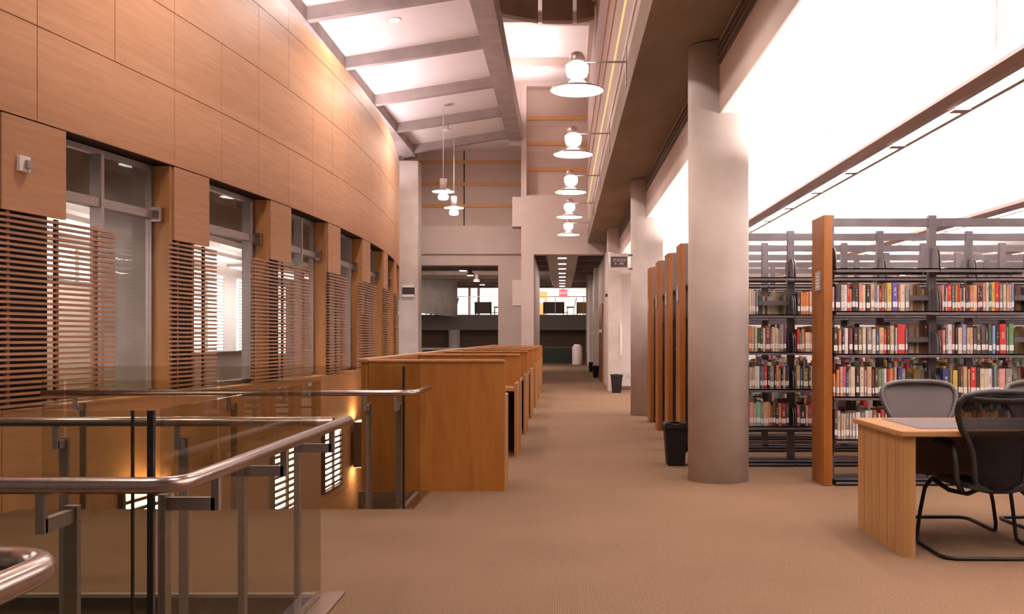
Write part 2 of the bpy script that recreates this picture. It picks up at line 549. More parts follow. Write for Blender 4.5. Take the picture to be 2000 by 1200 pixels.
m = MB(); m.box(1.40, 1.412, -4, 28, 3.295, 3.96)
fas = struct(m.build('wall_fascia', 'paint_wall'), 'painted drop fascia between the concrete soffit and the stacks ceiling', 'wall')
for (a, b) in ((-4, 8.86), (9.45, 16.55), (17.15, 24.2)):
    m = MB()
    for j in range(3):
        m.box(1.375, 1.40, a, b, 3.74 + j * .062, 3.775 + j * .062)
    m.box(1.392, 1.40, a, b, 3.72, 3.925)
    g = m.build('vent_grille', 'louver_dark')
    tag(g, 'dark slotted air grille along the fascia ' + {-4: 'before the nearest column', 9.45: 'between the first and second columns', 17.15: 'between the second column and the flat pier'}[a], 'grille', 'fascia air grilles')

m = MB(); m.box(1.412, 11, -4, 24.9, 3.30, 3.45)
struct(m.build('ceiling_stacks', 'paint_white'), 'bright white ceiling over the book stacks', 'ceiling')
m = MB(); m.box(1.44, 11, 24.9, 25.1, 0, 3.30)
struct(m.build('wall_stacks_end', 'paint_white'), 'bright white end wall beyond the book stacks', 'wall')
m = MB(); m.box(1.44, 11, 24.885, 24.9, 0, .09)
struct(m.build('baseboard_stacks', 'dark_wood'), 'dark baseboard along the bright end wall', 'baseboard')
m = MB(); m.box(11, 11.2, -4, 25, 0, 3.45)
struct(m.build('wall_right', 'paint_white'), 'white side wall past the far end of the stacks', 'wall')

# upper right wall with gold strips
m = MB(); m.box(.713, .95, -4, 28, 4.35, 8.6)
up = struct(m.build('wall_right_upper', 'paint_wall'), 'tall painted wall above the concrete soffit with gold strips', 'wall')
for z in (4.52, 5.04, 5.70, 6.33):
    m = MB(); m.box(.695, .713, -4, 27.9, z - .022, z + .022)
    m.build('trim_strip', 'strip_gold_glow' if z == 5.04 else ('wood_strip' if z > 4.6 else 'paint_white'), up)  # one strip is given a glow to show as a bright gold line

# ------------------------------------------------------------------ atrium ceiling
def ZR(x): return 6.84 + .158 * (x + 1.52)
RIBS = [1.8, 4.7, 7.6, 10.5, 13.4, 16.3, 19.2, 22.2, 25.1, 27.9]
m = MB()
xa, xb = -8.0, -1.5
m.hexa([(xa, -4, ZR(xa) + .26), (xb, -4, ZR(xb) + .26), (xb, 28.6, ZR(xb) + .26), (xa, 28.6, ZR(xa) + .26),
        (xa, -4, ZR(xa) + .4), (xb, -4, ZR(xb) + .4), (xb, 28.6, ZR(xb) + .4), (xa, 28.6, ZR(xa) + .4)])
ceil = struct(m.build('ceiling', 'paint_white'), 'sloping pale ceiling between the concrete ribs over the atrium', 'ceiling')
for i, y in enumerate(RIBS):
    m = MB()
    w = .085
    m.hexa([(xa, y - w, ZR(xa) + .04), (xb, y - w, ZR(xb) + .04), (xb, y + w, ZR(xb) + .04), (xa, y + w, ZR(xa) + .04),
            (xa, y - w, ZR(xa) + .262), (xb, y - w, ZR(xb) + .262), (xb, y + w, ZR(xb) + .262), (xa, y + w, ZR(xa) + .262)])
    m.build('rib', 'concrete_rib', ceil)
m = MB(); m.hexa([(-4.5, -4, ZR(-4.5) + .02), (-4.15, -4, ZR(-4.15) + .02), (-4.15, 28.6, ZR(-4.15) + .02), (-4.5, 28.6, ZR(-4.5) + .02), (-4.5, -4, ZR(-4.5) + .262), (-4.15, -4, ZR(-4.15) + .262), (-4.15, 28.6, ZR(-4.15) + .262), (-4.5, 28.6, ZR(-4.5) + .262)])
m.build('edge_beam', 'concrete_rib', ceil)
m = MB(); m.box(-1.52, -1.13, -4, 28.6, 6.83, 7.35)
struct(m.build('beam', 'concrete_rib'), 'long concrete ridge beam running down the atrium ceiling', 'beam')
m = MB(); m.box(-1.50, -1.38, -4, 28.6, 7.35, 8.6)
struct(m.build('wall_clerestory', 'paint_white'), 'pale upstand wall above the ridge beam', 'wall')
m = MB(); m.box(-1.5, .95, -4, 28.6, 8.5, 8.62)
ceil2 = struct(m.build('ceiling_raised', 'paint_white'), 'raised flat pale ceiling between ridge beam and upper wall', 'ceiling')
for y in (25.75, 22.2, 18.8, 15.4, 12.0):
    m = MB(); m.box(-1.38, .71, y - .12, y + .12, 8.28, 8.5); m.build('rib', 'paint_wall', ceil2)
m = MB(); m.box(.60, .713, 8, 28, 8.2, 8.5); m.build('edge_beam', 'paint_wall', ceil2)
m = MB(); m.box(-8.2, -8.0, -4, 29, 5.3, 7)
struct(m.build('wall_attic', 'paint_white'), 'pale wall behind the top of the curved wall', 'wall')
m = MB()
for i in range(15):
    a, b = -1 + 2 * i, 1 + 2 * i
    m.hexa([(-8.1, a, 5.25), (WX(a) - .28, a, 5.25), (WX(b) - .28, b, 5.25), (-8.1, b, 5.25), (-8.1, a, 5.35), (WX(a) - .28, a, 5.35), (WX(b) - .28, b, 5.35), (-8.1, b, 5.35)])
struct(m.build('ceiling_attic', 'paint_white'), 'flat roof of the inner rooms behind the curved wall parapet', 'roof')

# baffles hanging near the raised ceiling
for i, (x0, x1, y, zb0, zb1) in enumerate([(-1.36, -.50, 20.6, 7.98, 7.82), (-.42, .22, 21.0, 7.94, 7.94), (.30, .66, 20.6, 7.82, 7.90)]):
    r = tag(empty('ceiling_baffle', ((x0 + x1) / 2, y, 8.5)), 'dark hanging ceiling baffle ' + ['next to the ridge beam', 'in the middle of the raised ceiling', 'against the wall with gold strips'][i], 'baffle', 'ceiling baffles')
    h = (x1 - x0) / 2
    m = MB(); m.prism([(-h, zb0 - 8.5), (h, zb1 - 8.5), (h, -.01), (-h, -.01)], 'Y', -.12, .12); m.build('panel', 'concrete_dark', r)
    m = MB(); m.tube([(0, 0, -.02), (0, 0, 0)], .02, 8); m.build('hanger', 'steel', r)

# recessed downlights
for i, (x, y) in enumerate([(-2.86, 14.55), (-2.95, 17.5), (-2.72, 24.0)]):
    r = empty('downlight', (x, y, ZR(x) + .262))
    r.rotation_euler = (0, -math.atan(.158), 0)
    tag(r, 'round recessed ceiling spotlight in the %s ceiling bay between ribs' % ['nearest visible', 'second', 'dim fourth'][i], 'downlight', 'recessed ceiling spotlights')
    m = MB(); m.lathe([(.13, -.012), (.13, .03)], n=24); m.build('trim', 'paint_wall', r)
    m = MB(); m.lathe([(.10, -.016), (.10, -.012)], n=24); m.build('lens', 'downlight_glow' if i < 2 else 'placard', r)

# ------------------------------------------------------------------ far end walls
m = MB()   # nearer right part at Y = 28
m.box(-1.15, 1.18, 28, 28.5, 3.64, 5.30)
m.box(-1.15, -.80, 28, 35.5, 0, 3.64)
m.box(1.18, 1.60, 28, 28.4, 3.64, 5.3)
m.box(-1.15, -1.00, 28, 28.5, 5.30, 8.5); m.box(-1.52, -1.15, 28.05, 28.5, 6.7, 8.6); m.box(.80, 1.0, 28, 28.5, 5.30, 8.5); m.box(-1.0, .8, 28, 28.5, 8.36, 8.5)
m.box(-1.40, -1.15, 28.0, 28.6, 4.42, 5.25); m.box(-1.40, -1.15, 28.0, 28.6, 2.20, 2.92)
we = struct(m.build('wall_end', 'paint_wall'), 'painted end wall with the corridor opening below and the framed recess above', 'wall')
m = MB(); m.box(-1.0, .8, 28.42, 28.55, 5.30, 8.36)
rec = m.build('recess_panel', 'paint_panel', we)
for z in (7.55, 6.83, 6.10):
    m = MB(); m.box(-1.0, .8, 28.39, 28.42, z - .05, z + .05); m.build('trim_strip', 'wood_strip', we)
m = MB()   # left part further back
m.box(-6.0, -1.15, 29.9, 30.2, 4.62, 7.4)
we2 = struct(m.build('wall_end_upper', 'paint_panel'), 'upper end wall of tan boards with three wood strips', 'wall')
for z in (6.56, 5.90, 5.25):
    m = MB(); m.box(-6, -1.15, 29.87, 29.9, z - .045, z + .045); m.build('trim_strip', 'wood_strip', we2)
m = MB(); m.box(-2.95, -2.92, 29.88, 29.9, 4.62, 7.4); m.build('joint', 'dark_recess', we2)
m = MB(); m.box(-6, -1.15, 29.55, 30.2, 3.78, 4.62); m.box(-6, -1.15, 29.62, 30.2, 3.45, 3.78); m.box(-1.90, -1.15, 29.62, 30.2, -3, 3.45)
struct(m.build('wall_end_lower', 'paint_wall'), 'painted band and pier around the wide opening to the far atrium', 'wall')
m = MB(); m.box(-4.62, -4.16, 28.2, 28.9, -3.2, 6.3); m.box(-4.16, -4.07, 28.2, 28.9, -3.2, 6.3)
gp = struct(m.build('column', 'concrete'), 'square grey concrete pier where the curved wall ends', 'column')
m = MB(); m.box(-6, -1.15, 28.6, 30.2, 6.9, 7.4)
struct(m.build('ceiling_end', 'paint_white'), 'ceiling strip at the end of the atrium', 'ceiling')
r = tag(empty('wall_plaque', (-4.34, 28.18, 2.62)), 'small white sign with a dark picture on the square grey pier', 'sign')
m = MB(); m.box(-.17, .17, -.02, .02, -.17, .17); m.build('board', 'sign_dark', r)
m = MB(); m.box(-.17, .17, -.03, -.02, .10, .17); m.box(-.17, .17, -.03, -.02, -.17, -.10); m.build('band', 'paper', r)
# dark glazed guard in the left opening
r = tag(empty('opening_rail', (-3.1, 30.6, 0)), 'pale metal guard rail across the opening to the far atrium', 'railing')
m = MB(); m.box(-1.3, 1.25, -.03, .03, .93, .99); m.build('top_rail', 'sign_pale', r)
for x in (-1.2, -.4, .4, 1.2):
    m = MB(); m.box(x - .02, x + .02, -.02, .02, -.32, .93); m.build('post', 'steel', r)

# corridor beyond
m = MB(); m.box(1.20, 1.44, 25.1, 48.7, 0, 3.64)
wr = struct(m.build('wall_corridor', 'paint_wall'), 'painted side wall of the corridor beyond the stacks', 'wall')
for i, (a, b) in enumerate(((29.2, 31.5), (35.3, 37.2))):
    m = MB(); m.box(1.16, 1.20, a, b, 0, 2.3)
    d = struct(m.build('door_%d' % (i + 1), 'cherry'), ['wide orange wood door standing closer in the far corridor', 'orange wood door deeper in the far corridor'][i], 'door')
    m = MB(); m.box(1.12, 1.16, a + .15, a + .3, 1.0, 1.06); m.build('door_handle', 'steel', d)
    m = MB(); m.box(1.152, 1.16, a + .05, b - .05, 1.45, 1.55); m.build('door_sign', 'paper', d)
m = MB(); m.box(-12, 2.0, 30.2, 62, 4.5, 4.6)
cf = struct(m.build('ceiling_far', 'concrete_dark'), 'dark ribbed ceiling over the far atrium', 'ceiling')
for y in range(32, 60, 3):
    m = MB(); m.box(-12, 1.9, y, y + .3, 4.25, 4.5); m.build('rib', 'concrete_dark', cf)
m = MB(); m.prism([(-.42, 3.68), (.42, 3.68), (.62, 4.4), (-.62, 4.4)], 'Y', 28.6, 48.0)
sf = struct(m.build('ceiling_bulkhead', 'paint_wall'), 'dropped pale bulkhead down the middle of the far corridor', 'ceiling')
for i in range(8):
    y = 29.6 + i * 2.3
    r = tag(empty('corridor_light', (0, y, 3.68)), 'small square ceiling light on the corridor bulkhead, %s from the opening' % ORD[i], 'ceiling light', 'corridor bulkhead lights')
    m = MB(); m.box(-.16, .16, -.16, .16, -.02, 0); m.build('frame', 'paint_white', r)
    m = MB(); m.box(-.12, .12, -.12, .12, -.03, -.02); m.build('lens', 'downlight_glow', r)
r = tag(empty('exit_sign', (0.05, 47.6, 3.68)), 'red glowing exit sign hanging at the far end of the corridor', 'sign')
m = MB(); m.box(-.2, .2, -.03, .03, -.42, -.08); m.build('case', 'exit_glow', r)
m = MB(); m.box(-.02, .02, -.02, .02, -.08, 0); m.build('hanger', 'steel', r)
text('lettering', 'EXIT', .17, 'letter_glow', r, (0, -.036, -.25), (PI / 2, 0, 0))

# far atrium
m = MB(); m.box(-12, 2.6, 56, 63, 1.73, 2.59)
struct(m.build('floor_mezzanine', 'mezz_fascia'), 'grey edge and floor of the far upper level', 'floor')
m = MB(); m.box(-12, 2.6, 58, 58.3, -3.2, 1.73)
struct(m.build('wall_far_lower', 'brown_wall'), 'dim brown wall under the far upper level', 'wall')
m = MB(); m.box(-12, 2.6, 57.96, 58.0, .1, .35); m.box(-12, 2.6, 57.96, 58.0, .9, 1.0)
struct(m.build('trim_1', 'dark_wood'), 'dark strips across the dim brown wall', 'trim')
m = MB(); m.box(-12, 1.5, 62.8, 63, 2.59, 4.6)
struct(m.build('wall_far', 'paint_white'), 'brightly lit white wall at the very end of the view', 'wall')
m = MB(); m.box(1.5, 2.6, 50, 63, 0, 4.6); m.box(1.2, 2.6, 48.7, 50, -3, 4.6)
struct(m.build('wall_far_side', 'paint_wall'), 'plain wall at the side of the far atrium', 'wall')
m = MB(); m.box(-12, 2.6, 48.7, 58, -3.3, -3.2)
struct(m.build('floor_far_lower', 'dark_floor'), 'dark floor at the bottom of the far atrium', 'floor')
m = MB(); m.box(-.9, .55, 48.6, 48.66, .05, .8)
r = tag(m.build('dark_glass_guard', 'green_glass'), 'dark green glass guard at the end of the corridor', 'railing')
m = MB(); m.box(-.9, .55, 48.58, 48.68, .8, .84); m.build('top_rail', 'dark_wood', r)
m = MB(); m.box(-.9, .55, 48.57, 48.69, 0, .05); m.build('base_rail', 'dark_wood', r)
m = MB(); m.lathe([(.23, 0), (.24, .02), (.24, .86), (.22, .9)], n=28)
r = tag(m.build('litter_bin', 'sign_pale', None, 0, (.72, 48.1, 0)), 'pale cylindrical bin at the end of the corridor', 'bin')
m = MB(); m.lathe([(.16, .9), (.17, .98), (.15, .98), (.14, .9)], n=20, cap0=False, cap1=False); m.build('collar', 'paper', r)

def far_desk(x, y, w, lab, mat, chair_x):
    r = tag(empty('writing_desk', (x, y, 2.59)), lab, 'desk', 'desks on the far upper level')
    m = MB(); m.box(-w / 2, w / 2, -.35, .35, .70, .74); m.build('desktop', mat, r)
    m = MB(); m.box(-w / 2, w / 2, -.32, -.28, .08, .70); m.build('front_panel', mat, r)
    for sx in (-1, 1):
        m = MB(); m.box(sx * (w / 2 - .04) - .02, sx * (w / 2 - .04) + .02, -.32, .32, 0, .70); m.build('side_panel', mat, r)
    c = tag(empty('desk_chair', (x + (w / 2 + .36), y + .05, 2.59)), 'black chair beside the ' + lab, 'chair', 'chairs on the far upper level')
    m = MB(); m.box(-.22, .22, -.22, .22, .42, .48); m.build('seat', 'chair_black', c)
    m = MB(); m.hexa([(.20, -.2, .5), (.24, -.2, .5), (.24, .2, .5), (.20, .2, .5), (.32, -.2, 1.0), (.36, -.2, 1.0), (.36, .2, 1.0), (.32, .2, 1.0)]); m.build('backrest', 'chair_black', c)
    for sx in (-.19, .19):
        for sy in (-.19, .19):
            m = MB(); m.tube([(sx, sy, 0), (sx, sy, .42)], .015, 6); m.build('leg', 'chair_black', c)

far_desk(-.48, 57.0, 1.2, 'dark wood desk seen below the exit sign', 'dark_wood', .35)
far_desk(1.12, 57.2, .6, 'amber desk at the corridor side of the upper level', 'amber_wood', .66)
far_desk(-4.5, 57.0, .95, 'dark wood desk by the bright window in the wide opening', 'dark_wood', -3.9)
far_desk(-7.1, 57.2, .9, 'amber desk under the curved concrete wall', 'amber_wood', -6.4)
far_desk(-8.6, 57.0, .6, 'amber desk at the dim end of the upper level', 'amber_wood', -7.8)
r = tag(empty('window_blind', (-.2, 62.74, 2.9)), 'pale green roller blind on the bright far wall', 'blind')
m = MB(); m.box(-.6, .6, -.03, .03, 0, 1.0); m.build('fabric', 'blind', r)
m = MB(); m.box(-.64, .64, -.06, .04, 1.0, 1.12); m.build('head_box', 'paint_wall', r)
r = tag(empty('window_blind', (-4.35, 62.74, 2.9)), 'pale blind beyond the wide opening to the far atrium', 'blind')
m = MB(); m.box(-.5, .5, -.03, .03, 0, 1.05); m.build('fabric', 'blind', r)
m = MB(); m.box(-.54, .54, -.06, .04, 1.05, 1.15); m.build('head_box', 'paint_wall', r)
m = MB(); m.box(-1.5, -.95, 62.72, 62.8, 2.59, 4.2)
d = struct(m.build('door_3', 'amber_wood'), 'amber wood door in the bright far wall', 'door')
m = MB(); m.box(-1.4, -1.1, 62.7, 62.72, 3.5, 3.75); m.build('door_window', 'paper', d)
r = tag(empty('mezzanine_rail', (-4, 56.1, 2.59)), 'thin metal rail along the far upper level edge', 'railing')
m = MB(); m.box(-8, 5.6, -.02, .02, 1.0, 1.04); m.build('top_rail', 'steel', r)
for i in range(9):
    m = MB(); m.box(-7.6 + i * 1.6, -7.57 + i * 1.6, -.015, .015, 0, 1.0); m.build('post', 'steel', r)
m = MB()
rows = []
for z in (2.75, 4.5):
    rows.append([(-9.2 + 3.6 * t, 50 + 3.2 * t * t, z - (.35 * t if z < 3 else 0)) for t in [i / 12 for i in range(13)]])
m.grid(rows, (0, .2, 0))
struct(m.build('wall_far_curved', 'concrete'), 'curved concrete wall hanging in the far atrium', 'wall')
m = MB(); m.lathe([(.32, -3.2), (.32, 1.73)], (-6.0, 55.6, 0), 24)
struct(m.build('column', 'concrete'), 'round column carrying the far upper level', 'column')
m = MB(); m.box(-5.1, -4.95, 60, 60.2, 2.59, 4.5); m.box(-5.65, -5.5, 60, 60.2, 2.59, 4.5)
struct(m.build('column', 'paint_white'), 'pair of slim white posts beside the far bright window', 'column')
for i, (x, y, z) in enumerate([(-3.58, 36, 3.72), (-3.68, 40, 3.8), (-3.86, 45, 3.85), (-4.0, 50, 3.95)]):
    r = tag(empty('pendant_lamp', (x, y, z)), 'small far pendant lamp in the wide opening, %s from the opening' % ORD[i], 'lamp', 'far atrium pendant lamps')
    m = MB(); m.lathe([(.15, 0), (.15, .08), (.07, .1), (.07, .3)], n=20); m.build('shade', 'lamp_metal', r)
    m = MB(); m.lathe([(.13, -.012), (.13, -.002)], n=20); m.build('diffuser', 'jar_glow', r)
    m = MB(); m.tube([(0, 0, .25), (0, 0, 4.5 - z)], .01, 6); m.build('cord', 'steel', r)

# ------------------------------------------------------------------ wall lamps
def wall_lamp():
    r = empty('wall_lamp', (0, 0, 0))
    m = MB(); m.lathe([(.08, .30), (.085, .34), (.082, .38), (.06, .415), (.03, .43), (.002, .435)], n=24, cap1=True); m.build('cap', 'lamp_metal', r)
    m = MB(); m.lathe([(.10, .155), (.112, .165), (.112, .20), (.126, .205), (.126, .212), (.112, .217), (.112, .235), (.126, .24), (.126, .247), (.112, .252), (.112, .265), (.126, .27), (.126, .277), (.112, .282), (.105, .298), (.08, .302)], n=28); m.build('glass_jar', 'jar_glow', r)
    m = MB(); m.lathe([(.295, 0), (.298, .012), (.20, .05), (.115, .10), (.10, .152), (.09, .152), (.105, .095), (.19, .045), (.288, .004)], n=40, cap0=False, cap1=False); m.build('shade', 'lamp_metal', r)
    m = MB(); m.lathe([(.282, .002), (.282, .010)], n=40); m.build('diffuser', 'lamp_glow', r)
    m = MB(); m.tube([(.06, 0, .32), (.545, 0, .32)], .011, 8); m.build('arm', 'lamp_metal', r)
    m = MB(); m.box(.535, .549, -.03, .03, .05, .55); m.build('wall_plate', 'lamp_metal', r)
    return r
wl = wall_lamp()
for i in range(5):
    o = wl if i == 0 else copy_tree(wl)
    o.location = (.164, 11.0 + 3.85 * i, 4.02)
    tag(o, 'glowing cone shade wall lamp on an arm, %s in the row' % ['largest and nearest', 'second nearest', 'middle one', 'fourth', 'smallest and farthest'][i], 'wall lamp', 'wall lamps along the soffit')
# hanging disc lamps
for i, (x, y, z) in enumerate([(-2.87, 24.1, 4.83), (-2.95, 27.2, 4.84)]):
    r = tag(empty('pendant_lamp', (x, y, z)), 'white disc pendant lamp on a thin cord, %s' % ['higher and closer to the curved wall', 'lower one before the tan board wall'][i], 'lamp', 'disc pendant lamps')
    m = MB(); m.lathe([(.085, .05), (.085, .31)], n=20); m.build('housing', 'sign_pale', r)
    m = MB(); m.lathe([(.27, -.005), (.272, .012), (.12, .05), (.08, .06)], n=32, cap0=False, cap1=False); m.build('disc_shade', 'lamp_metal', r)
    m = MB(); m.lathe([(.262, -.008), (.262, .002)], n=32); m.build('diffuser', 'lamp_glow', r)
    m = MB(); m.lathe([(.06, -.05), (.12, -.09), (.13, -.13), (.11, -.19), (.05, -.20)], n=24); m.build('globe', 'lamp_glow', r)
    m = MB(); m.tube([(0, 0, -.05), (0, 0, -.008)], .05, 10); m.build('neck', 'lamp_metal', r)
    m = MB(); m.tube([(0, 0, .30), (0, 0, ZR(x) + .26 - z)], .009, 6); m.build('cord', 'paint_white', r)
m = MB(); m.lathe([(.10, 0), (.10, .05), (.03, .06), (.03, .26)], n=16)
tag(m.build('smoke_detector', 'paper', None, 0, (-2.95, 25.7, ZR(-2.95) + .005)), 'small round detector under the sloping ceiling above the disc lamps', 'detector')

# ------------------------------------------------------------------ linear pendant lights over the stacks
def linear_light(x, y0, y1, lab):
    r = tag(empty('pendant_strip_light', (x, y0, 2.78)), lab, 'ceiling light', 'suspended strip lights over the stacks')
    L = y1 - y0
    m = MB()
    m.prism([(-.11, 0), (-.055, 0), (-.055, .02), (.055, .02), (.055, 0), (.09, 0), (.09, .03), (.05, .09), (-.12, .09), (-.16, .04)], 'Y', 0, L)
    m.build('housing', 'lamp_metal', r)
    n = int(L / 1.22)
    for i in range(n):
        m = MB(); m.box(-.05, .05, i * 1.22 + .05, i * 1.22 + 1.17, .003, .02); m.build('lens', 'tube_glow', r)
    for i in range(n + 1):
        m = MB(); m.box(-.056, .056, i * 1.22 - .055, i * 1.22 + .055, -.012, .02); m.build('lens_divider', 'lamp_metal', r)
    for i in range(0, n, 3):
        m = MB(); m.tube([(-.03, i * 1.22 + .6, .09), (-.03, i * 1.22 + .6, .515)], .006, 6); m.build('cable', 'steel', r)
    m = MB(); m.box(-.08, .02, .1, L - .1, .092, .10); m.build('uplight', 'tube_glow', r)
    return r
linear_light(2.58, 1.6, 24.2, 'long suspended strip light above the aisle end of the stacks')
linear_light(5.31, 1.6, 24.2, 'second suspended strip light crossing behind the tall shelf uprights')
linear_light(8.04, 1.6, 24.2, 'furthest suspended strip light over the stacks')

# ------------------------------------------------------------------ bookcases
PITCH = 1.30
LEV = [.05, .41, .785, 1.16, 1.535, 1.91]
DEP = .42
def bookcase(x0, y0, nb, lab, placard=True, full=True):
    """double faced steel stack; x0 = outer face of the wooden end panel, y0 = near edge"""
    r = tag(empty('bookcase', (x0, y0, 0)), lab, 'bookcase', 'steel book stacks with wooden ends')
    tw = .076 if x0 > 2 else .06
    m = MB(); m.box(0, tw, 0, DEP + .0, 0, 2.376)
    ep = m.build('end_panel', 'cherry', r, .004)
    m = MB(); m.box(-.012, 0, .09, .25, 1.72, 1.89)
    pl = m.build('placard', 'placard', ep)
    m = MB()
    for j in range(4):
        m.box(-.0135, -.012, .12, .22, 1.75 + j * .03, 1.758 + j * .03)
    m.build('print', 'paper', pl)
    xs = tw + .03
    Wb = .914
    for i in range(nb + 1):
        m = MB()
        xc = xs + i * Wb
        if i == 0: xc += .0
        m.box(xc - .035, xc + .035, DEP / 2 - .028, DEP / 2 + .028, 0, 2.395)
        if full:
            m.mat(1)
            for q in range(56):
                m.box(xc - .018, xc - .008, DEP / 2 - .0285, DEP / 2 - .028, .25 + q * .038, .268 + q * .038)
                m.box(xc + .008, xc + .018, DEP / 2 - .0285, DEP / 2 - .028, .25 + q * .038, .268 + q * .038)
        m.build('upright', ['shelf_steel', 'slot_dark'], r)
    for z in (2.295, ):
        m = MB(); m.box(xs, xs + nb * Wb, DEP / 2 - .02, DEP / 2 + .02, z, z + .075); m.build('top_rail', 'shelf_steel', r)
    for i in range(nb):
        a = xs + i * Wb
        for z in LEV:
            m = MB()
            m.box(a + .004, a + Wb - .004, .0, DEP / 2 - .035, z - .012, z)
            m.box(a + .004, a + Wb - .004, .0, .014, z - .034, z)
            m.box(a + .004, a + Wb - .004, DEP / 2 + .035, DEP, z - .012, z)
            m.box(a + .004, a + Wb - .004, DEP - .014, DEP, z - .034, z)
            s_ = m.build('shelf', 'shelf_steel', r)
            if z > .1 and full:
                for sx in (a + .010, a + Wb - .010):
                    m = MB()
                    m.prism([(.02, z - .012), (DEP / 2 - .03, z - .012), (DEP / 2 - .03, z + .19), (.105, z + .19), (.065, z + .175), (.035, z + .135), (.022, z + .07)], 'X', sx - .004, sx + .004)
                    m.prism([(DEP - .02, z - .012), (DEP / 2 + .03, z - .012), (DEP / 2 + .03, z + .19), (DEP - .105, z + .19), (DEP - .065, z + .175), (DEP - .035, z + .135), (DEP - .022, z + .07)], 'X', sx - .004, sx + .004)
                    m.build('bracket', 'shelf_steel', s_)
        # kick plate
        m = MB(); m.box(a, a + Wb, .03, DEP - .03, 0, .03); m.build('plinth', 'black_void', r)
        if full:
            for z in LEV[1:5]:
                m = MB(); m.box(a + .03, a + Wb - .03, DEP / 2 - .02, DEP / 2 + .02, z + .10, z + .145); m.build('back_stop', 'shelf_steel', r)
        # low tie rails in the middle
        m = MB(); m.box(a, a + Wb, DEP / 2 - .012, DEP / 2 + .012, .21, .24); m.build('tie_rail', 'shelf_steel', r)
    return xs

ROWS = {'F': (2.29, 8.74), 'E': (1.34, 8.74 + PITCH)}
xsF = 2.29 + bookcase(2.29, 8.74, 2, 'steel bookcase with tall orange wood end, nearest the reading table')
xsE = 1.34 + bookcase(1.34, 8.74 + PITCH, 7, 'steel bookcase just behind the nearest concrete column')
for j, w in ((2, 'third'), (3, 'fourth'), (4, 'fifth'), (5, 'sixth')):
    bookcase(1.34, 8.74 + PITCH * j, 8, 'steel bookcase with narrow orange wood end, %s row back from the reading table' % w, True, False)

# ------------------------------------------------------------------ books
BC = {'pink': (.62, .32, .28), 'black': (.018, .013, .012), 'pale grey': (.50, .47, .45), 'white': (.72, .66, .62), 'red': (.52, .035, .03), 'orange': (.60, .21, .07),
      'dark green': (.03, .06, .035), 'salmon': (.65, .24, .18), 'cream': (.68, .54, .40), 'tan': (.55, .36, .20), 'slate blue': (.13, .16, .24), 'lavender': (.50, .42, .48),
      'crimson': (.38, .03, .05), 'brown': (.20, .08, .03), 'grey': (.25, .22, .21), 'yellow': (.62, .42, .08), 'purple': (.10, .07, .30), 'navy': (.03, .03, .10),
      'maroon': (.16, .04, .04), 'olive': (.20, .14, .05), 'blue': (.05, .11, .24), 'dark olive': (.07, .05, .025), 'teal': (.12, .22, .20), 'slate': (.16, .16, .20),
      'rose': (.50, .10, .14), 'green': (.10, .20, .08), 'dark brown': (.08, .035, .02), 'plum': (.11, .04, .08), 'charcoal': (.05, .04, .042), 'light blue': (.22, .32, .52),
      'lilac': (.28, .24, .40), 'beige': (.50, .38, .28), 'peach': (.66, .38, .22), 'mint green': (.20, .42, .32), 'dark red': (.22, .025, .02)}
for k, c in BC.items():
    noisy('book ' + k, tuple(v * .9 for v in c), tuple(min(1, v * 1.08) for v in c), (1, 1, 1), 14, 2, .5)
plain('book pages', (.62, .52, .40), .8)
plain('spine print', (.60, .50, .42), .6)
plain('call number', (.90, .86, .83), .6)
plain('print ink', (.28, .20, .18), .7)
BLOCK_OF = {}
nbooks = [0]
def book(x0, x1, y, z, h, d, color, rnd, lab, grp, detail=True, lean=0.0):
    """hard-cover book: boards + spine + page block; spine towards -Y"""
    w = x1 - x0
    m = MB()
    t = min(.003, w * .14)
    m.mat(0).box(-w / 2, -w / 2 + t, 0, d, 0, h); m.box(w / 2 - t, w / 2, 0, d, 0, h)
    n = 5   # rounded spine
    a = [(-w / 2 + w * i / n, -.006 * math.sin(PI * i / n)) for i in range(n + 1)]
    m.prism(a + [(w / 2, .004), (-w / 2, .004)], 'Z', 0, h)
    m.mat(1).box(-w / 2 + t, w / 2 - t, .004, d - .004, .003, h - .004)
    o = m.build('book', ['book ' + color, 'book pages'], None, 0, ((x0 + x1) / 2, y + .008, z))
    if lean: o.rotation_euler = (0, lean, 0)
    tag(o, lab, 'book', grp)
    lw = w * .82
    lh = .047
    zz = .025 + rnd.random() * .012
    m = MB(); m.mat(0).box(-lw / 2, lw / 2, -.0085, -.003, zz, zz + lh)
    for q in range(3):
        m.mat(1).box(-lw * .18, lw * .18, -.0088, -.0085, zz + .012 + q * .010, zz + .0145 + q * .010)
    m.build('spine_label', ['call number', 'print ink'], o)
    if detail and rnd.random() < .65:
        m = MB()
        dark = sum(BC[color]) > 1.0
        hz = h * (.45 + .15 * rnd.random())
        L = h * (.2 + .2 * rnd.random())
        k = int(L / .012)
        for q in range(k):
            if rnd.random() < .65:
                m.box(-w * .16, w * .16, -.0072, -.003, hz + q * .012, hz + q * .012 + .008)
        if k and len(m.bm.verts):
            m.build('spine_title', 'print ink' if dark else 'spine print', o)
    nbooks[0] += 1
    return o

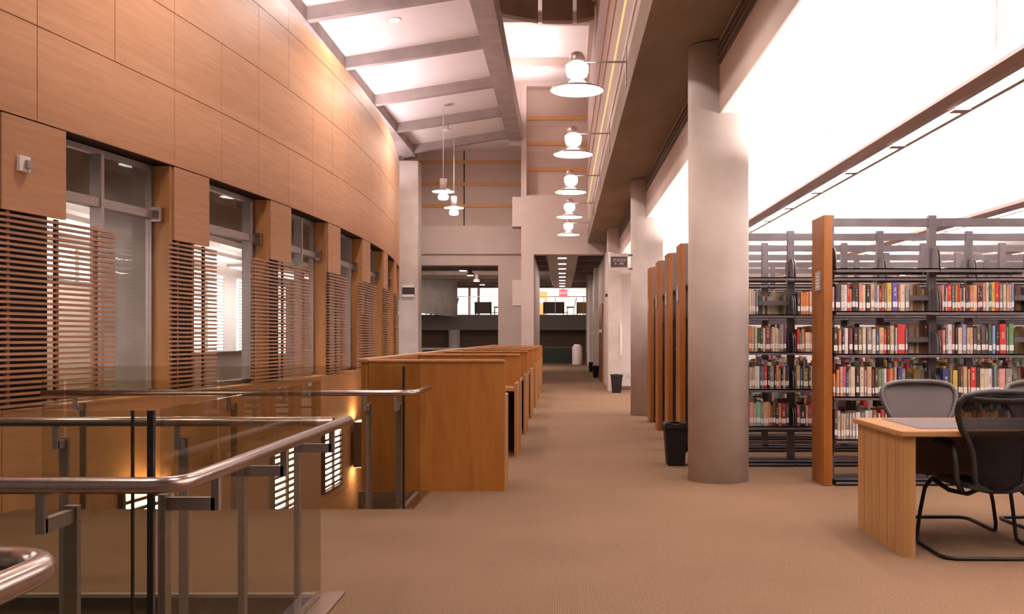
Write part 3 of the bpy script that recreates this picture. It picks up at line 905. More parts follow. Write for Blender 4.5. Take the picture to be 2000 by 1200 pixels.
F1 = [[(1625,1630,557,'pink'),(1632,1642,551,'black'),(1643,1649,553,'pale grey'),(1649,1655,553,'white'),(1655,1660,553,'red'),(1660,1664,561,'orange'),(1664.5,1671,556,'black'),(1671,1676,558,'dark green'),(1678,1685,552,'salmon'),(1685,1691,553,'cream'),(1692,1700,553,'black'),(1701,1709,552,'tan'),(1709,1713,554,'slate blue'),(1713,1718,554,'lavender'),(1718,1722,561,'crimson'),(1722,1728,555,'brown'),(1728,1732,560,'grey'),(1733,1742,549,'yellow'),(1743,1754,548,'purple'),(1755,1758,553,'orange'),(1758.5,1768,552,'cream'),(1769,1776,556,'grey')],
 [(1628,1637,636,'black'),(1638,1644,640,'orange'),(1645,1650,640,'navy'),(1650,1657,637,'white'),(1658.5,1666,637,'maroon'),(1668,1676,636,'black'),(1677,1684,639,'olive'),(1685,1692,637,'cream'),(1694,1703,636,'grey'),(1704,1711,639,'cream'),(1712,1717,643,'blue'),(1718,1727,636,'tan'),(1727,1732,639,'red'),(1733,1738,637,'dark olive'),(1739,1747,632,'tan'),(1748,1750,638,'teal'),(1750,1753,636,'white'),(1754,1768,630,'red'),(1769,1773,640,'slate')],
 [(1627,1632,728,'orange'),(1634,1640,720,'orange'),(1641,1647,714,'pink'),(1647,1652.5,714,'rose'),(1653,1658,725,'blue'),(1658,1662,719,'tan'),(1662,1670.5,714,'cream'),(1672,1679,716,'black'),(1680,1688,715,'cream'),(1689,1693,721,'pink'),(1694,1703,714,'tan'),(1704,1708,719,'maroon'),(1709,1716,716,'dark brown'),(1716,1722,719,'green'),(1722,1727,718,'grey'),(1727,1732,718,'white'),(1733,1738,719,'crimson'),(1738,1745,718,'orange'),(1745,1748,719,'brown'),(1748,1752,716,'cream'),(1754,1761,717,'navy'),(1761,1769,718,'slate')],
 [(1630,1636,799,'dark olive'),(1636,1642,800,'lavender'),(1643,1648,805,'tan'),(1648,1652,806,'cream'),(1652,1659,804,'grey'),(1660,1664,805,'cream'),(1665,1671,804,'lavender'),(1672,1681,803,'white'),(1682,1689,804,'grey'),(1690,1697,800,'white'),(1697,1704,799,'pale grey'),(1705,1713,799,'brown'),(1716,1720,805,'cream'),(1721,1728,797,'crimson'),(1729,1733,802,'tan'),(1734,1740,803,'olive'),(1741,1747,805,'peach')]]
F2 = [[(1841,1845,553,'pink'),(1845,1848,556,'black'),(1848,1851,558,'cream'),(1851,1859,553,'red'),(1860,1865,556,'slate'),(1865.5,1868,556,'olive'),(1868,1871,553,'yellow'),(1871,1876,552,'red'),(1876,1879,559,'pink'),(1879,1882,557,'black'),(1882,1886,558,'cream'),(1887,1891,556,'plum'),(1891,1895,555,'charcoal'),(1895,1901,553,'orange'),(1901,1909,553,'peach'),(1910,1914,554,'maroon'),(1914,1919,555,'black'),(1920,1926,550,'salmon'),(1926.5,1932,548,'white'),(1932,1937,553,'dark green'),(1937,1944,548,'yellow'),(1944,1952,547,'red'),(1953,1959,553,'grey'),(1960,1966,552,'cream'),(1967,1972,553,'tan'),(1972,1976,552,'pink'),(1976,1981,550,'light blue')],
 [(1842,1847,641,'salmon'),(1848,1852,636,'slate'),(1852,1860,630,'white'),(1860,1865,634,'maroon'),(1866,1871,636,'black'),(1872,1880,636,'cream'),(1880.5,1888,630,'lilac'),(1889,1895,636,'beige'),(1895,1901,636,'peach'),(1902,1908,637,'charcoal'),(1908,1916,633,'dark olive'),(1917,1926,632,'charcoal'),(1926,1930,636,'plum'),(1931,1938,631,'dark green'),(1939,1945,632,'light blue'),(1946,1952,631,'black'),(1953,1966,629,'red'),(1966.5,1970,634,'teal'),(1971,1981,628,'green')],
 [(1842,1855,718,'navy'),(1856,1861,720,'olive'),(1862,1871,721,'yellow'),(1872,1877,721,'black'),(1877,1881,720,'brown'),(1882,1889.5,714,'tan'),(1892,1895,719,'cream'),(1896,1907,715,'red'),(1907,1914,716,'black'),(1915,1923,718,'cream'),(1923,1930,719,'cream'),(1930,1938,718,'white'),(1938,1941,719,'plum'),(1942,1948,712,'teal'),(1948,1952,720,'brown'),(1952,1964,718,'pink'),(1965,1978,718,'grey')],
 [(1842,1850,800,'cream'),(1851,1858,804,'charcoal'),(1859,1866,800,'orange'),(1867,1873,803,'tan'),(1874,1884,799,'orange'),(1885,1891,804,'cream'),(1892,1899,803,'yellow'),(1900,1908,800,'brown'),(1909,1916,804,'grey'),(1917,1926,799,'orange'),(1927,1934,802,'beige'),(1935,1941,804,'peach'),(1942,1951,800,'tan'),(1952,1958,803,'crimson'),(1959,1967,801,'slate'),(1968,1976,800,'white')]]
E1 = [[(1463,1468,562,'cream'),(1468,1472,562,'cream'),(1472,1476,564,'lavender'),(1477,1481,562,'grey')],
 [(1463,1468,636,'orange'),(1468,1473,635,'tan'),(1474,1479.5,635,'cream'),(1480,1485,638,'dark green'),(1485,1490,637,'charcoal'),(1490,1495,638,'cream'),(1495,1505,633,'maroon'),(1505,1508,641,'olive'),(1508,1514,636,'cream'),(1514,1520,638,'cream'),(1520,1523,640,'tan'),(1523,1531,631,'grey'),(1531,1536,632,'plum')],
 [(1464,1469,714,'cream'),(1469,1474,714,'beige'),(1474,1484,712,'white'),(1485,1489,712,'blue'),(1489,1492,712,'grey'),(1492,1499,710,'crimson'),(1500,1504,712,'black'),(1504,1512,711,'grey'),(1513,1516,714,'black'),(1516,1522,710,'orange'),(1522,1525,717,'tan'),(1526,1530,714,'black'),(1530,1534,713,'cream'),(1534,1537,714,'plum'),(1537,1541,712,'charcoal')],
 [(1464,1472,784,'pink'),(1472,1477,786,'beige'),(1477,1486,783,'mint green'),(1486,1491,785,'grey'),(1491,1501,784,'tan'),(1501,1505,785,'orange'),(1505,1509,790,'brown'),(1509,1515,782,'dark brown'),(1515,1521,782,'black'),(1521,1526,786,'orange'),(1526,1536,787,'dark red'),(1536,1541,785,'charcoal')]]
E2 = [[(1558,1563,567,'charcoal'),(1564,1569,566,'orange'),(1569,1574,568,'orange'),(1574,1580,566,'orange'),(1581,1587,565,'tan')],
 [(1557,1562,640,'red'),(1562,1566,645,'teal'),(1566,1572,640,'orange'),(1573,1583,646,'cream'),(1583,1588,648,'pink')],
 [(1556,1563,711,'tan'),(1564,1568,716,'blue'),(1569,1579,716,'olive'),(1580,1584,714,'dark olive'),(1584,1588,711,'cream')],
 [(1557,1563,789,'rose'),(1563,1574,790,'black'),(1574,1579,790,'tan'),(1579,1584,788,'crimson'),(1584,1589,785,'rose')]]
LEVW = ['top shelf', 'second shelf', 'third shelf', 'fourth shelf']
ZL = [1.535, 1.16, .785, .41]
rnd = random.Random(3)
def fill(levels, y_face, base_px, bay, grp):
    for li, row in enumerate(levels):
        yb = base_px[li]
        for i, (a, b, top, c) in enumerate(row):
            X0, X1 = (a - U) / F * y_face, (b - U) / F * y_face
            h = min(.30, max(.14, (yb - top) / F * y_face))
            thick = 'thick ' if (b - a) >= 9.5 else ('slim ' if (b - a) <= 4 else '')
            lab = '%s%s book, %s %s' % (thick, c, ORD[i], bay % LEVW[li])
            book(X0 + .0008, X1 - .0008, y_face, ZL[li], h, .135 + .025 * rnd.random(), c, rnd, lab, grp)
fill(F1, 8.76, [604, 687, 772, 855], 'from the orange end on its %s', 'books in the nearest bookcase')
fill(F2, 8.76, [604, 687, 772, 855], 'past the upright on the %s behind the chairs', 'books in the nearest bookcase')
fill(E1, 10.06, [610, 684, 756, 830], 'from the near column on the %s just behind it', 'books in the bookcase behind the column')
fill(E2, 10.06, [610, 684, 756, 830], 'on the %s just before the orange end', 'books in the bookcase behind the column')
# bookends closing the rows
for (x, li, y) in ((1777, 0, 8.76), (1774, 1, 8.76), (1770.5, 2, 8.76), (1982.5, 0, 8.76), (1982.5, 1, 8.76), (1980, 2, 8.76), (1482.5, 0, 10.06)):
    X = (x - U) / F * y
    m = MB(); m.box(-.001, .001, 0, .13, 0, .19); m.box(-.09, .001, 0, .13, 0, .002)
    tag(m.build('bookend', 'shelf_steel', None, 0, (X + .002, y + .01, ZL[li])), 'grey steel bookend after the books, %s of the %s' % (LEVW[li], 'bookcase behind the column' if y > 9 else ('bay by the orange end' if x < 1800 else 'bay behind the chairs')), 'bookend', 'steel bookends')

names = list(BC)
# books of the second row seen through and past the nearest bookcase
for li in (0, 1):
    x = 2.62
    i = 0
    while i < 36:
        w = rnd.choice([.022, .026, .03, .034, .04, .05])
        if not any(abs(x + w / 2 - (xsE + .914 * q)) < .07 for q in range(6)):
            c = rnd.choice(names)
            book(x, x + w - .001, 10.06, ZL[li], .19 + .07 * rnd.random(), .145, c, rnd, '%s book, %s on the second bookcase %s past the orange end' % (c, ORD[i], LEVW[li]), 'books in the row behind the nearest bookcase', False)
            i += 1
        x += w
        if x > 4.9: break

def book_mass(name, x0, x1, y0, levels, face, lab):
    """everything on the further shelf faces: too many and too far to single out"""
    m = MB()
    for z in levels:
        x = x0
        while x < x1:
            if rnd.random() < .05:
                x += .08 + .2 * rnd.random(); continue
            w = rnd.choice([.02, .025, .03, .035, .045])
            h = .18 + .09 * rnd.random(); d = .13 + .03 * rnd.random()
            ya = y0 if face < 0 else y0 + DEP - d
            mi_ = rnd.randrange(len(names)) if face < 0 or rnd.random() < .25 else len(names) + 1 + rnd.randrange(3)
            m.mat(mi_).box(x, x + w - .001, ya + .01, ya + d - .01, z, z + h)
            if face < 0:
                m.mat(len(names)).box(x + w * .12, x + w * .85, ya + .008, ya + .01, z + .03, z + .075)
            x += w
    o = m.build(name, ['book ' + k for k in names] + ['call number', 'book pages', 'book brown', 'book olive'])
    tag(o, lab, 'books', None, 'stuff')
book_mass('shelved_books', xsF + .06, xsF + 1.8, 8.74, ZL, 1, 'mixed books on the rear face of the nearest bookcase')
book_mass('shelved_books', xsE + .06, xsE + 6.3, 8.74 + PITCH, ZL, 1, 'mixed books on the rear face of the bookcase behind the column')
book_mass('shelved_books', 2.66, xsE + 6.3, 8.74 + PITCH, ZL[2:], -1, 'mixed books low on the row behind the nearest bookcase')
for j, w in ((2, 'third'), (3, 'fourth'), (4, 'fifth'), (5, 'sixth')):
    book_mass('shelved_books', 1.50, 1.34 + 7.2, 8.74 + PITCH * j, ZL, -1, 'mixed books on the near face of the %s row back' % w)

# ------------------------------------------------------------------ reading table
r = tag(empty('reading_table', (2.02, 5.90, 0)), 'light wood library table with grey inlay top and grooved panel end', 'table')
W_, D_ = 2.3, .92
m = MB()
m.box(-.03, W_ + .03, -.03, D_ + .02, .715, .752)
m.build('tabletop', 'desk_wood', r, .008)
m = MB(); m.box(.13, W_ - .13, .10, D_ - .10, .752, .755); m.build('inlay', 'inlay', r)
for s in (0, 1):
    x = 0 if s == 0 else W_ - .07
    m = MB(); m.box(x + .006, x + .064, .006, D_ - .006, 0, .715)
    n = 6
    for q in range(n):
        a = .0 + q * D_ / n
        m.box(x, x + .07, a + .003, a + D_ / n - .003, 0, .715)
    m.build('end_panel', 'desk_wood', r)
m = MB(); m.box(.07, W_ - .07, .55, .57, .42, .715); m.build('modesty_panel', 'dark_wood', r)

# ------------------------------------------------------------------ chairs
def chair(matm, matf):
    r = empty('desk_chair', (0, 0, 0))
    # backrest outline (half width by height)
    prof = [(.06, .400), (.115, .412), (.142, .44), (.147, .50), (.150, .56), (.158, .62), (.178, .67), (.205, .72), (.236, .77), (.258, .83), (.268, .88), (.262, .92), (.235, .955), (.17, .975), (.09, .983)]
    def by(z):   # lean of the back
        t = (z - .40) / .58
        return -.19 - .09 * t + .03 * math.sin(PI * t)
    rows = []
    for hw, z in prof:
        row = []
        for i in range(13):
            u = -1 + 2 * i / 12
            row.append((hw * u, by(z) - .035 * (1 - u * u) - (0 if z < .62 else .0), z))
        rows.append(row)
    m = MB(); m.grid(rows, (0, .004, 0)); m.build('back_mesh', matm, r)
    out = [(-hw, by(z), z) for hw, z in prof] + [(hw, by(z), z) for hw, z in reversed(prof)]
    m = MB(); m.tube(out, .019, 10, closed=True); m.build('back_frame', matf, r)
    rows = []
    for z, k in ((.925, .6), (.945, .75), (.962, .7)):
        rows.append([(.21 * k * (-1 + 2 * i / 8) / .75, by(z) - .036, z - .012 * (1 - (-1 + 2 * i / 8) ** 2)) for i in range(9)])
    m = MB(); m.grid(rows, (0, -.008, 0)); m.build('head_band', matf, r)
    # seat
    rows = []
    for y, z, hw in ((-.21, .425, .19), (-.12, .43, .235), (.0, .435, .25), (.12, .44, .25), (.22, .435, .24), (.28, .41, .215)):
        rows.append([(hw * (-1 + 2 * i / 10), y, z + .02 * abs(-1 + 2 * i / 10) ** 3) for i in range(11)])
    m = MB(); m.grid(rows, (0, 0, -.03)); m.build('seat', 'chair_black', r)
    m = MB()
    for sx in (-1, 1):
        m.tube([(sx * .12, by(.42), .41), (sx * .17, -.15, .375), (sx * .22, .0, .375), (sx * .24, .16, .405), (sx * .235, .25, .41)], .014, 8)
    m.build('seat_frame', matf, r)
    for sx in (-1, 1):
        m = MB(); m.tube([(sx * .205, -.155, .385), (sx * .235, -.15, .46), (sx * .24, -.145, .58), (sx * .24, -.12, .64), (sx * .242, -.06, .668), (sx * .245, .02, .672), (sx * .25, .14, .668)], [.018, .02, .02, .02, .022, .024, .02], 10); m.build('armrest', matf, r)
    # sled base of bent tube
    pts = [(-.235, .25, .41), (-.27, .272, .35), (-.295, .285, .20), (-.312, .288, .06), (-.315, .275, .02), (-.318, .23, .012), (-.335, -.16, .012), (-.32, -.215, .012), (-.28, -.245, .012),
           (0, -.255, .012), (.28, -.245, .012), (.32, -.215, .012), (.335, -.16, .012), (.318, .23, .012), (.315, .275, .02), (.312, .288, .06), (.295, .285, .20), (.27, .272, .35), (.235, .25, .41)]
    m = MB(); m.tube(pts, .0125, 10); m.build('sled_base', 'chair_black', r)
    return r
c1 = chair('chair_mesh', 'chair_black')
c1.location = (2.57, 6.06, 0)
tag(c1, 'black mesh back chair seen from behind at the near side of the table', 'chair', 'chairs at the reading table')
c2 = chair('chair_mesh_lit', 'chair_black_lit')  # lighter copy of the black chair materials, painting in the front light
c2.location = (2.57, 6.93, 0); c2.rotation_euler = (0, 0, PI + .02)
tag(c2, 'mesh back chair, lightened as front-lit, facing across the table beside the table end', 'chair', 'chairs at the reading table')
c3 = copy_tree(c2)
c3.location = (3.46, 6.93, 0)
tag(c3, 'mesh back chair, lightened as front-lit, across the table, further along from the table end', 'chair', 'chairs at the reading table')

# ------------------------------------------------------------------ wastebaskets
def basket(x, y, w, d, h, lab):
    r = tag(empty('wastebasket', (x, y, 0)), lab, 'wastebasket', 'black wastebaskets')
    m = MB(); m.hexa([(-w * .38, -d * .38, 0), (w * .38, -d * .38, 0), (w * .38, d * .38, 0), (-w * .38, d * .38, 0), (-w / 2, -d / 2, h), (w / 2, -d / 2, h), (w / 2, d / 2, h), (-w / 2, d / 2, h)])
    m.build('body', 'bin_black', r, .012)
    m = MB()
    for (a, b, c, e) in ((-w / 2 - .008, w / 2 + .008, -d / 2 - .008, -d / 2 + .01), (-w / 2 - .008, w / 2 + .008, d / 2 - .01, d / 2 + .008), (-w / 2 - .008, -w / 2 + .01, -d / 2, d / 2), (w / 2 - .01, w / 2 + .008, -d / 2, d / 2)):
        m.box(a, b, c, e, h - .03, h + .008)
    m.build('rim', 'bin_black', r, .004)
    m = MB(); pts = []
    for i in range(24):
        t = 2 * PI * i / 24
        pts.append((w * .47 * max(-1, min(1, 1.25 * math.cos(t))), d * .47 * max(-1, min(1, 1.25 * math.sin(t))), h + .012 + .008 * math.sin(5 * t)))
    m.tube(pts, .012, 6, closed=True); m.build('bag_edge', 'bin_black', r)
basket(1.155, 10.2, .23, .26, .41, 'black wastebasket standing behind the nearest round column')
basket(1.285, 23.6, .27, .28, .41, 'black wastebasket at the foot of the flat concrete pier')
basket(1.095, 32.7, .20, .5, .36, 'dark wastebasket beside the wide orange door in the far corridor')
basket(1.09, 38.1, .16, .4, .34, 'dark wastebasket deepest in the far corridor')

# ------------------------------------------------------------------ hanging stacks sign, small wall things
r = tag(empty('stacks_sign', (.955, 16.75, 2.57)), 'dark stacks direction sign with pale bars projecting from the second round column', 'sign')
m = MB(); m.box(-.14, .14, -.012, .012, -.09, .09); m.build('board', 'sign_dark', r)
m = MB(); m.box(-.155, .155, -.02, .02, .09, .14); m.build('bar', 'sign_pale', r)
m = MB(); m.box(-.155, .155, -.02, .02, -.15, -.09); m.build('bar', 'sign_pale', r)
for z in (.115, -.115):
    m = MB(); m.box(.155, .225, -.012, .012, z - .012, z + .012); m.build('bracket', 'dark_wood', r)
text('lettering', 'STACKS\nP - PR', .062, 'sign_pale', r, (0, -.014, .0), (PI / 2, 0, 0), .001)
r = tag(empty('power_outlet', (1.66, 24.86, .38)), 'small power outlet low on the bright end wall', 'outlet')
m = MB(); m.box(-.04, .04, .01, .04, -.06, .06); m.build('plate', 'paper', r)
m = MB(); m.box(-.015, .015, .005, .01, .01, .04); m.box(-.015, .015, .005, .01, -.04, -.01); m.build('socket', 'placard', r)
m = MB(); m.box(1.40, 1.455, 24.21, 24.25, .87, 1.62)
tag(m.build('notice_sign', 'paper'), 'narrow white notice board on the flat concrete pier', 'notice')
m = MB(); m.lathe([(.04, 0), (.04, .06)], n=16)
o = tag(m.build('wall_call_point', 'dark_wood', None, 0, (1.12, 24.6, 2.35), (0, -PI / 2, 0)), 'small round fixture on the flat concrete pier', 'fixture')

# ------------------------------------------------------------------ study carrels
CX0, CX1 = -1.64, -.49
CP = 2.57
ZC = 1.114
def carrel(y, lab, first=False):
    """double study carrel: tall middle screen at y with a desk on each side"""
    r = tag(empty('study_carrel', (0, y, 0)), lab, 'carrel', 'row of wooden study carrels')
    m = MB(); m.box(CX0, CX1, -.02, .02, 0, ZC - .02); m.build('screen', 'carrel_wood', r)
    m = MB(); m.box(CX0, CX1 + .004, -.035, .035, ZC - .022, ZC); m.build('cap', 'maple_deep', r, .006)
    m = MB(); m.box(CX1, CX1 + .008, -.02, .02, 0, ZC - .025); m.build('edge_strip', 'desk_wood', r)
    sides = (1,) if first else (-1, 1)
    for s in sides:
        a, b = (.022, .60) if s > 0 else (-.60, -.022)
        m = MB(); m.box(CX0 + .03, CX1 - .035, a, b, .715, .75); m.build('desktop', 'maple_deep', r)
        m = MB(); m.box(CX1 - .032, CX1, a, b - (.0 if s > 0 else 0), 0, .80); m.build('side_panel', 'maple_deep', r)
        m = MB(); m.box(CX0 + .03, CX1 - .04, (.03 if s > 0 else -.06), (.06 if s > 0 else -.03), .02, .70); m.build('knee_shade', 'black_void', r)  # black sheet added as the shade of the knee space
    if first:
        m = MB(); m.box(CX1 - .05, CX1 - .005, .20, .26, 0, ZC - .02); m.build('post', 'carrel_wood', r)
    return r
carrel(8.47, 'study carrel with broad orange wood end, nearest the glass guard', True)
cw = ['second', 'third', 'fourth', 'fifth', 'sixth', 'last']
for i in range(6):
    carrel(8.86 + CP * (i + 1) + .06, 'wooden study carrel, %s one back from the glass guard' % cw[i])
# long spine along the drop
m = MB(); m.box(CX0 - .06, CX0 - .005, 8.45, 25.2, -.32, ZC - .02)
r = tag(m.build('carrel_spine', 'carrel_wood'), 'long low wood partition behind the carrels along the drop', 'partition')
m = MB(); m.box(CX0 - .085, CX0 - .002, 8.43, 25.2, ZC - .025, ZC + .008); m.build('ledge', 'maple_deep', r, .005)

# ------------------------------------------------------------------ glass guards
def bend(pts, rad, n=6):
    out = [Vector(pts[0])]
    for i in range(1, len(pts) - 1):
        p = Vector(pts[i]); a = (Vector(pts[i - 1]) - p).normalized(); b = (Vector(pts[i + 1]) - p).normalized()
        s, e = p + a * rad, p + b * rad
        for k in range(n + 1):
            t = k / n
            out.append(s * (1 - t) ** 2 + p * 2 * t * (1 - t) + e * t ** 2)
    out.append(Vector(pts[-1]))
    return out
def pane(r, x0, x1, y0, y1, z0, z1, edge=None):
    m = MB(); m.box(x0, x1, y0, y1, z0, z1); g = m.build('glass_panel', 'guard_glass', r)
    return g
def post(r, x, y, sx, sy, ztop=.80, z0=-.30, w=.044, arm=(0, 0), rail=.865):
    m = MB(); m.box(x - sx, x + sx, y - sy, y + sy, z0, ztop)
    p = m.build('post', 'aluminium', r)
    ax, ay = arm
    if ax or ay:
        m = MB()
        m.box(min(x, x + ax) - (.0 if ax else .012), max(x, x + ax) + (.0 if ax else .012), min(y, y + ay) - (.0 if ay else .012), max(y, y + ay) + (0 if ay else .012), ztop - .05, ztop - .01)
        ex, ey = x + ax, y + ay
        m.box(ex - .012, ex + .012, ey - .012, ey + .012, ztop - .05, rail)
        m.build('bracket', 'aluminium', p)

ZH = .885
g1 = tag(empty('glass_guard', (0, 0, 0)), 'glass guard with bent steel handrail around the open well', 'railing', 'glass guards with steel handrails')
pane(g1, -1.216, -1.204, 3.02, 4.98, -.25, 1.085)
pane(g1, -1.262, -1.225, 2.944, 2.956, -.25, 1.085)
pane(g1, -2.02, -1.274, 2.944, 2.956, -.25, 1.085)
pane(g1, -3.1, -2.04, 2.944, 2.956, -.25, 1.085)
pane(g1, -4.7, -3.12, 2.944, 2.956, -.25, 1.085)
pane(g1, -2.5, -1.22, 5.034, 5.046, -.25, 1.085)
pane(g1, -4.5, -2.52, 5.034, 5.046, -.25, 1.085)
m = MB(); m.box(-1.222, -1.204, 2.938, 2.956, -.30, 1.085); m.box(-1.272, -1.266, 2.944, 2.956, -.25, 1.085); m.build('corner_edge', 'glass_edge', g1)
m = MB(); m.tube(bend([(-4.9, 2.80, ZH), (-1.075, 2.80, ZH), (-1.075, 5.02, ZH)], .10), .024, 14); m.build('handrail', 'steel', g1)
m = MB(); m.tube(bend([(-1.13, 4.93, ZH), (-4.6, 4.93, ZH)], .1), .024, 14); m.build('handrail', 'steel', g1)
for y in (3.10, 3.86, 4.66):
    post(g1, -1.235, y, .012, .022, .815, arm=(.16, 0), rail=ZH - .02)
for x in (-1.46, -2.9, -4.2):
    post(g1, x, 2.975, .02, .012, .80, arm=(0, -.175), rail=ZH - .02)
for x in (-1.9, -2.50, -3.6):
    post(g1, x, 5.015, .022, .012, .80, arm=(0, -.085), rail=ZH - .02)
m = MB(); m.box(-1.245, -1.222, 2.98, 5.07, -.02, .012); m.box(-1.198, -1.10, 2.98, 5.07, -.01, .012); m.box(-1.222, -1.198, 2.98, 5.07, -.02, .002); m.build('base_channel', 'steel', g1)

g2 = tag(empty('glass_guard', (0, 0, 0)), 'glass guard crossing before the study carrels with bent steel handrail', 'railing', 'glass guards with steel handrails')
pane(g2, -1.206, -1.194, 7.60, 8.40, -.25, 1.085)
pane(g2, -1.47, -1.22, 7.574, 7.586, -.25, 1.085)
pane(g2, -2.6, -1.49, 7.574, 7.586, -.25, 1.085)
pane(g2, -3.95, -2.62, 7.574, 7.586, -.25, 1.085)
m = MB(); m.box(-1.212, -1.194, 7.566, 7.59, -.30, 1.085); m.build('corner_edge', 'glass_edge', g2)
m = MB(); m.tube(bend([(-3.9, 7.48, ZH), (-1.10, 7.48, ZH), (-1.10, 8.25, ZH)], .12), .022, 12); m.build('handrail', 'steel', g2)
for x in (-1.245, -1.475, -2.5, -3.65):
    post(g2, x, 7.61, .022, .012, .80, arm=(0, -.13), rail=ZH - .02)
m = MB(); m.box(-1.192, -1.12, 7.57, 8.42, -.01, .012); m.build('base_channel', 'steel', g2)

g3 = tag(empty('glass_guard', (0, 0, 0)), 'thick steel handrail turning a corner low down beside the viewer', 'railing', 'glass guards with steel handrails')
m = MB(); m.tube(bend([(-4.6, 1.86, ZH), (-.93, 1.86, ZH), (-.93, -.8, ZH)], .12), .026, 16); m.build('handrail', 'steel', g3)
pane(g3, -4.6, -1.06, 1.724, 1.736, -.25, 1.0)
pane(g3, -1.056, -1.044, -.8, 1.70, -.25, 1.0)
post(g3, -1.55, 1.75, .02, .012, .80, arm=(0, .11), rail=ZH - .02)
post(g3, -3.0, 1.75, .02, .012, .80, arm=(0, .11), rail=ZH - .02)
post(g3, -1.035, .4, .012, .02, .80, arm=(.105, 0), rail=ZH - .02)

# ------------------------------------------------------------------ lit louvred boxes on the base of the curved wall
for i, (a, b, w) in enumerate([(8.80, 9.70, 'nearest, under the first window'), (12.10, 13.10, 'under the third window'), (14.15, 15.15, 'furthest, under the fourth window')]):
    r = tag(empty('louvred_light', (0, 0, 0)), 'bright louvred light box low on the curved wall, ' + w, 'wall light', 'louvred light boxes below the windows')
    m = MB(); curved(m, a + .02, b - .02, -.88, -.10, .002, .015, .4); m.build('lamp_panel', 'louver_glow', r)
    m = MB(); curved(m, a + .02, b - .02, -.098, -.088, .002, .04, .4); m.build('uplight', 'sconce_glow' if i == 0 else 'louver_glow', r)
    m = MB()
    for j in range(10):
        z = -.93 + j * .083
        curved(m, a, b, z, z + .028, .02, .05, .4)
    m.build('louvres', 'dark_wood', r)
    for yy in (a, (a + b) / 2 - .02, b - .04):
        m = MB(); curved(m, yy, yy + .04, -.93, -.08, .0 if yy != (a + b) / 2 - .02 else .022, .054, .3); m.build('stile', 'dark_wood', r)
for i, (y, w) in enumerate([(15.85, 'showing beside the end of the first carrel')]):
    r = tag(empty('wall_sconce', (0, 0, 0)), 'brown box sconce washing the curved wood wall, ' + w, 'wall light', 'box sconces on the curved wall')
    m = MB(); curved(m, y, y + .40, -.76, -.04, .06, .20, .4); curved(m, y + .1, y + .3, -.6, -.2, 0.0, .06, .4); m.build('box', 'dark_wood', r)
    m = MB(); curved(m, y + .03, y + .37, -.05, -.035, .08, .18, .4); curved(m, y + .03, y + .37, -.765, -.76, .08, .18, .4); m.build('lamp', 'sconce_glow', r)

# ------------------------------------------------------------------ lights
WARM = (1.0, .83, .75)
def area(name, loc, rot, sx, sy, power, color=WARM):
    l = bpy.data.lights.new(name, 'AREA'); l.shape = 'RECTANGLE'; l.size = sx; l.size_y = sy; l.energy = power; l.color = color
    o = bpy.data.objects.new(name, l); COL.objects.link(o)
    o.location = loc; o.rotation_euler = rot
    return o
# uplights on top of the strip lights
for x in (2.55, 5.28, 8.01):
    area('strip_uplight', (x, 12.9, 2.885), (PI, 0, 0), .12, 22.0, 1900, (1, .86, .82))
    area('strip_downlight', (x, 12.9, 2.775), (0, 0, 0), .10, 22.0, 260, (1, .84, .78))
# cove lights behind the parapet of the curved wall
for y, p in ((6.1, 60), (9.0, 70), (11.9, 70), (14.9, 60), (17.8, 60), (20.7, 110), (23.6, 60), (26.5, 60)):
    area('cove_light', (WX(y) - .62, y, 5.55), (PI, .30, 0), .5, 2.5, p * .8, (1, .80, .84))
# added light without a fitting, brightening the raised ceiling
area('raised_ceiling_fill', (-.9, 24.8, 7.45), (PI, -.25, 0), .25, 5, 120, (1, .82, .81))
# general downlights of the atrium ceiling
for y in (2.5, 8.6, 14.5, 20.2, 26.0):
    area('atrium_downlight', (-2.5, y, 6.3), (0, 0, 0), .5, .5, 140, WARM)
# wall lamps also shine down
for i in range(-2, 5):
    l = bpy.data.lights.new('lamp_bulb', 'SPOT'); l.energy = 130; l.color = (1, .80, .68); l.shadow_soft_size = .2; l.spot_size = 2.6; l.spot_blend = .6
    o = bpy.data.objects.new('lamp_bulb', l); COL.objects.link(o); o.location = (.164, 11.0 + 3.85 * i, 3.98)
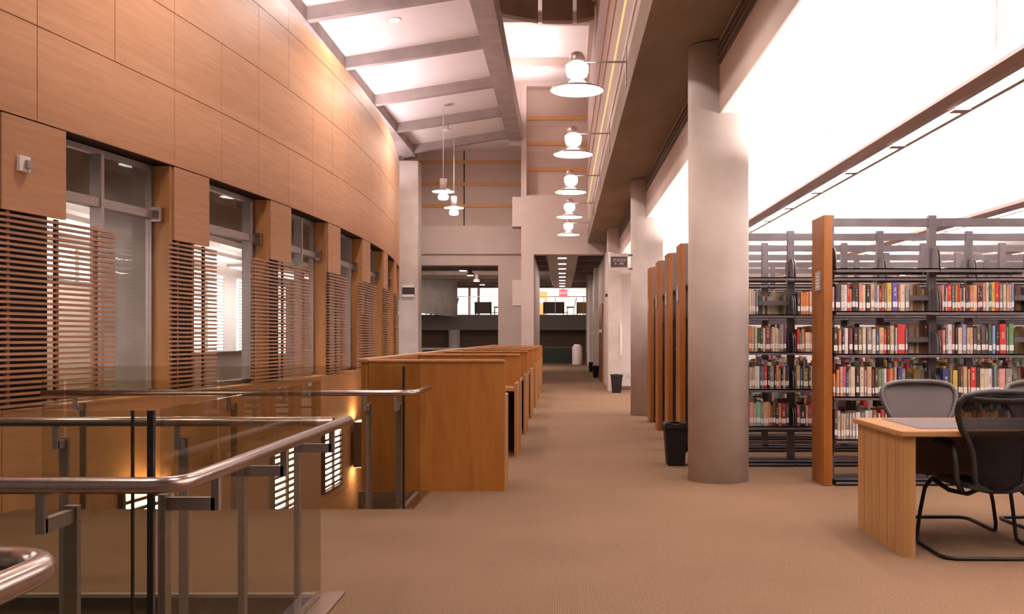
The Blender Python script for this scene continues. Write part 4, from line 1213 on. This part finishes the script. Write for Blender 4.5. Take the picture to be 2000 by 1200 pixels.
# rooms behind the windows
for y in (5.0, 9.1, 13.0, 17, 22):
    area('room_light', (-6.3, y, 2.66), (0, 0, 0), .7, 2.6, 65, (1, .90, .86))
    area('room_uplight', (-6.3, y, 2.80), (PI, 0, 0), .7, 2.6, 80, (1, .90, .86))
area('box_uplight', (WX(9.25) + .05, 9.25, -.07), (PI, 0, .13), .05, .8, 7, (1, .66, .34))
area('sconce_uplight', (WX(16.05) + .13, 16.05, -.02), (PI, 0, 0), .08, .3, 5, (1, .66, .34))
area('sconce_downlight', (WX(16.05) + .13, 16.05, -.78), (0, 0, 0), .08, .3, 4, (1, .66, .34))
# far spaces
area('far_wall_light', (-3.5, 60.5, 4.45), (.6, 0, 0), 14, .4, 900, (1, .92, .88))
area('corridor_downlight', (0.1, 37, 3.6), (0, 0, 0), .3, 14, 120, WARM)
area('far_atrium_fill', (-4, 44, 4.2), (.5, 0, 0), 4, 8, 900, WARM)  # added fill that lightens the mezzanine edge
area('well_fill', (-1.78, 12.5, -.34), (0, -.9, 0), .15, 7, 60, (1, .74, .40))  # added warm fill yellowing the lower curved wall
w = bpy.data.worlds.new('World'); sc.world = w
w.use_nodes = True
bg = w.node_tree.nodes['Background']
bg.inputs[0].default_value = (1, .78, .68, 1)
bg.inputs[1].default_value = .20

# ------------------------------------------------------------------ camera and view
cam = bpy.data.cameras.new('camera')
cam.sensor_fit = 'HORIZONTAL'; cam.sensor_width = 36.0
cam.lens = F / 2000 * 36
cam.shift_x = -(U - 1000) / 2000
cam.shift_y = (V - 600) / 2000
cam.clip_start = .05; cam.clip_end = 200
co = bpy.data.objects.new('camera', cam); COL.objects.link(co)
co.location = (0, 0, EYE); co.rotation_euler = (PI / 2, 0, 0)
sc.camera = co
vs = sc.view_settings
vs.view_transform = 'Standard'; vs.look = 'None'; vs.exposure = -0.1; vs.gamma = 1.0; vs.use_curve_mapping = False
sc.cycles.max_bounces = 10
sc.cycles.transparent_max_bounces = 24
sc.cycles.diffuse_bounces = 5
sc.cycles.sample_clamp_indirect = 4.0
sc.cycles.use_denoising = True
print('books', nbooks[0])
